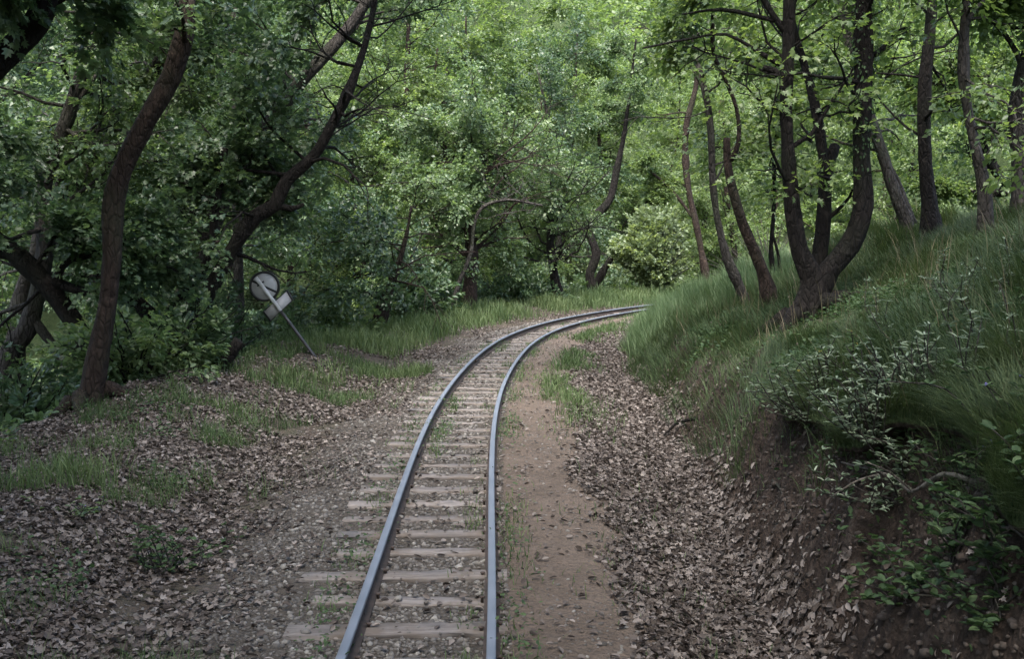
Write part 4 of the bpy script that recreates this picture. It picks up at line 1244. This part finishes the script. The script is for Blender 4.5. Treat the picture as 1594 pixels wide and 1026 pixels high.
def bar_tube(name, a, b, r0, mat, parent):
    g = Geo(); pts, rd = catmull([a, b], [r0, r0], .2)
    tube(g, pts, rd, 12); return g.build(name, mat, parent)
pb = .50
bar_tube('pole', SP(0, -.35, 0), SP(0, ln_s * .585, 0), .024, M['pole_black'], sign)
bar_tube('pole_sleeve', SP(0, ln_s * .585, 0), SP(0, ln_s + .01, 0), .028, M['pole_white'], sign)
for nm_b, bb in (('bracket', ln_s * .72), ('bracket', ln_s * .93)):
    bar_tube(nm_b, SP(-.06, bb, -.012), SP(.06, bb, -.012), .012, M['pole_black'], sign)
# disc centre
C = P(411, 446, sy) - B
ca, cb = float(np.dot(C, sx)), float(np.dot(C, ax_s))
R1, R0 = 24.0 * px, 20.5 * px
th = np.linspace(0, 2 * np.pi, 49)[:-1]
disc = plate('disc', [(ca + R0 * 1.03 * math.cos(t), cb + R0 * 1.03 * math.sin(t)) for t in th], -.045, -.033, M['sign_white'], sign)
ring('rim', [(ca + R1 * math.cos(t), cb + R1 * math.sin(t)) for t in th], [(ca + R0 * math.cos(t), cb + R0 * math.sin(t)) for t in th], -.050, -.026, M['sign_black'], disc)
da, db = P(391, 437, sy) - B, P(432, 456, sy) - B
p0 = np.array([np.dot(da, sx), np.dot(da, ax_s)]); p1 = np.array([np.dot(db, sx), np.dot(db, ax_s)])
t_ = (p1 - p0) / np.linalg.norm(p1 - p0); n_ = np.array([-t_[1], t_[0]]) * 1.7 * px
plate('stripe', [p0 + n_, p0 - n_, p1 - n_, p1 + n_], -.033, -.029, M['sign_black'], disc)
def loc2(u, v):
    q = P(u, v, sy) - B
    return np.array([np.dot(q, sx), np.dot(q, ax_s)])
cr = [loc2(410.5, 485), loc2(445, 454), loc2(453.5, 468), loc2(421, 498.5)]
cc = sum(cr) / 4
grow_ = [cc + (p - cc) * 1.0 for p in cr]; inn = [cc + (p - cc) * np.array([.93, .93]) for p in cr]
def offset(poly, d):
    out = []
    for p in poly: out.append(p + (p - cc) / np.linalg.norm(p - cc) * d)
    return out
plt = plate('plate', offset(cr, .004), -.045, -.033, M['sign_white'], sign)
ring('border', offset(cr, 3.2 * px), cr, -.050, -.026, M['sign_black'], plt)

# ------------------------------------------------------------------ plants, roots and twigs on the right bank
def herb(name, label, u, v, n, h, leaf, seed, size=(.024, .055), kind=LEAF_NARROW, y=None, spread=.35, per=10, cat='plant', bark='bark_grey', flowers=None):
    r = np.random.default_rng(seed)
    y = y or ground_hit(u, v, 3.6, 40, top_height) or 9
    p = P(u, v, y); x = float(p[0])
    def gz(a, b): return float(top_height(np.array([a]), np.array([b]))[0])
    g = gz(x, y)
    geo = Geo(); PO, AX, NM, SZ = [], [], [], []
    tips = []
    for i in range(n):
        b = np.array([r.normal(0, spread * .5), r.normal(0, spread * .5), 0])
        b[2] = gz(x + b[0], y + b[1]) - g + .02
        if abs(b[2]) > .16: b = b * .35; b[2] = np.clip(gz(x + b[0], y + b[1]) - g, -.1, .1)
        tip = b + np.array([r.normal(-.06, .12), r.normal(0, .1), h * r.uniform(.5, 1)])
        pts, rd = catmull([np.array([0, 0, -.03]), b * .6 + np.array([0, 0, .01]), (b + tip) / 2 + r.normal(0, .03, 3), tip], [.005, .005, .004, .0025], .06)
        tube(geo, pts, rd, 4, cap=False)
        tips.append(tip)
        for k in range(len(pts) // 3, len(pts)):
            for q in range(per // 2):
                a = r.uniform(0, 6.28)
                PO.append(pts[k]); AX.append([math.cos(a), math.sin(a), r.uniform(-.1, .7)]); NM.append([r.normal(0, .4), r.normal(0, .4), 1]); SZ.append(r.uniform(*size))
    e = empty(name, (x, y, g), label, cat)
    geo.build('stems', M[bark], e)
    m = len(PO)
    leaf_mesh('leaves', np.array(PO), np.array(AX), np.array(NM), np.array(SZ), np.clip(r.normal(.5, .22, m), 0, 1), M[leaf], kind, parent=e)
    if flowers:
        for t in tips[:5]:
            k = t + r.normal(0, .003, (6, 3)); th = np.arange(6) * 1.047
            leaf_mesh('flower', k, np.stack([np.cos(th), np.sin(th), 0 * th + .4], 1), np.tile([0, 0, 1.0], (6, 1)), r.uniform(.006, .011, 6), r.uniform(0, 1, 6), M[flowers], LEAF_OVAL, parent=e)
    return e
herb('sage_plant', 'grey green downy plant with upright spikes on the lip of the bank', 1262, 640, 30, .34, 'leaf_sage', 601, spread=.35)
herb('sage_plant', 'largest grey green downy plant spreading over the lip of the bank', 1370, 690, 64, .36, 'leaf_sage', 602, spread=.5)
herb('sage_plant', 'grey green downy plant hanging just above the dry branch', 1400, 770, 20, .2, 'leaf_sage', 603, spread=.28)
herb('sage_plant', 'pale downy plant higher on the slope toward the right edge', 1520, 500, 26, .4, 'leaf_sage', 604, spread=.6)
herb('sage_plant', 'downy plant beside the dry weed stalk on the slope', 1490, 620, 18, .35, 'leaf_sage', 605, spread=.4)
herb('flowering_plant', 'leafy plant with small violet flowers under the lip at the right edge', 1530, 730, 14, .18, 'leaf_weed', 606, kind=LEAF_OVAL, spread=.3, size=(.02, .04), flowers='petal')
herb('bramble', 'broad green leafed plant near the bottom right corner', 1400, 940, 12, .16, 'leaf_weed', 607, kind=LEAF_OVAL, spread=.3, size=(.03, .055), per=8)
herb('bramble', 'green leafed plant at the right edge under the overhanging bank', 1570, 880, 16, .2, 'leaf_weed', 608, kind=LEAF_OVAL, spread=.35, size=(.03, .055), per=8)
herb('bramble', 'small green leafed plant on the bare bank face', 1480, 900, 12, .16, 'leaf_weed', 609, kind=LEAF_OVAL, spread=.35, size=(.03, .055), per=8)
herb('bramble', 'dark leafy plant low on the shaded bank beside the right edge', 1540, 960, 14, .16, 'leaf_weed', 613, kind=LEAF_OVAL, spread=.35, size=(.03, .055), per=8)
herb('yellow_flower', 'small yellow flowered plant in the grass above the bare bank', 1318, 600, 9, .22, 'leaf_mid', 610, kind=LEAF_NARROW, spread=.3, per=5, flowers='petal_yellow')
herb('violet_flower', 'small violet flowered plant among dead leaves on the left verge', 100, 805, 9, .1, 'leaf_mid', 611, kind=LEAF_OVAL, spread=.3, per=5, flowers='petal')
herb('verge_plant', 'bright green leafy plant among the dead leaves on the left verge', 255, 890, 18, .2, 'leaf_weed', 612, kind=LEAF_OVAL, spread=.3, per=8, size=(.025, .05))

def twig(name, label, cat, pts, r0, r1, bark, sub=()):
    W = []
    y0_ = None
    for u, v, lift in pts:
        y_ = ground_hit(u, v) or y0_ or 9
        y0_ = y_
        p = P(u, v, y_ - lift * 1.5); W.append(p)
    W = np.array(W)
    g = Geo(); ln, rd = catmull(W, np.linspace(r0, r1, len(W)), .04)
    tube(g, ln, rd, 7, .1, np.random.default_rng(1))
    for k, du, dz, L in sub:
        i = int(k * (len(ln) - 1)); d = unit(np.array([du, -.3, dz]))
        a, b = catmull([ln[i], ln[i] + d * L * .5 + np.array([0, 0, .02]), ln[i] + d * L], [r1 * 1.1, r1, r1 * .5], .04)
        tube(g, a, b, 5)
    e = W[0].copy()
    o = g.build(name, M[bark], None, e)
    o.location = e
    tag(o, label, cat)
twig('exposed_root', 'dark bare root sticking out of the eroded bank above the leaf ditch', 'root', [(1085, 652, 0), (1068, 655, .08), (1050, 662, .12), (1034, 678, .12)], .02, .01, 'bark_dark')
twig('dry_branch', 'pale dry branch lying over the dark hollow of the bank', 'branch', [(1520, 752, 0), (1470, 738, .10), (1420, 765, .12), (1390, 742, .1), (1310, 720, .05)], .012, .005, 'bark_pale', [(.3, -.8, .5, .3), (.55, -.9, -.3, .3)])
twig('bare_root', 'short pale root poking from the bare soil beside the ditch', 'root', [(1200, 745, 0), (1215, 762, .05), (1224, 790, .05)], .01, .006, 'bark_grey')
twig('fallen_stick', 'curved pale stick lying against the bush right of the leaning tree', 'stick', [(155, 612, .2), (180, 613, .25), (215, 602, .25)], .018, .012, 'bark_grey')

# dry weed stalk on the slope
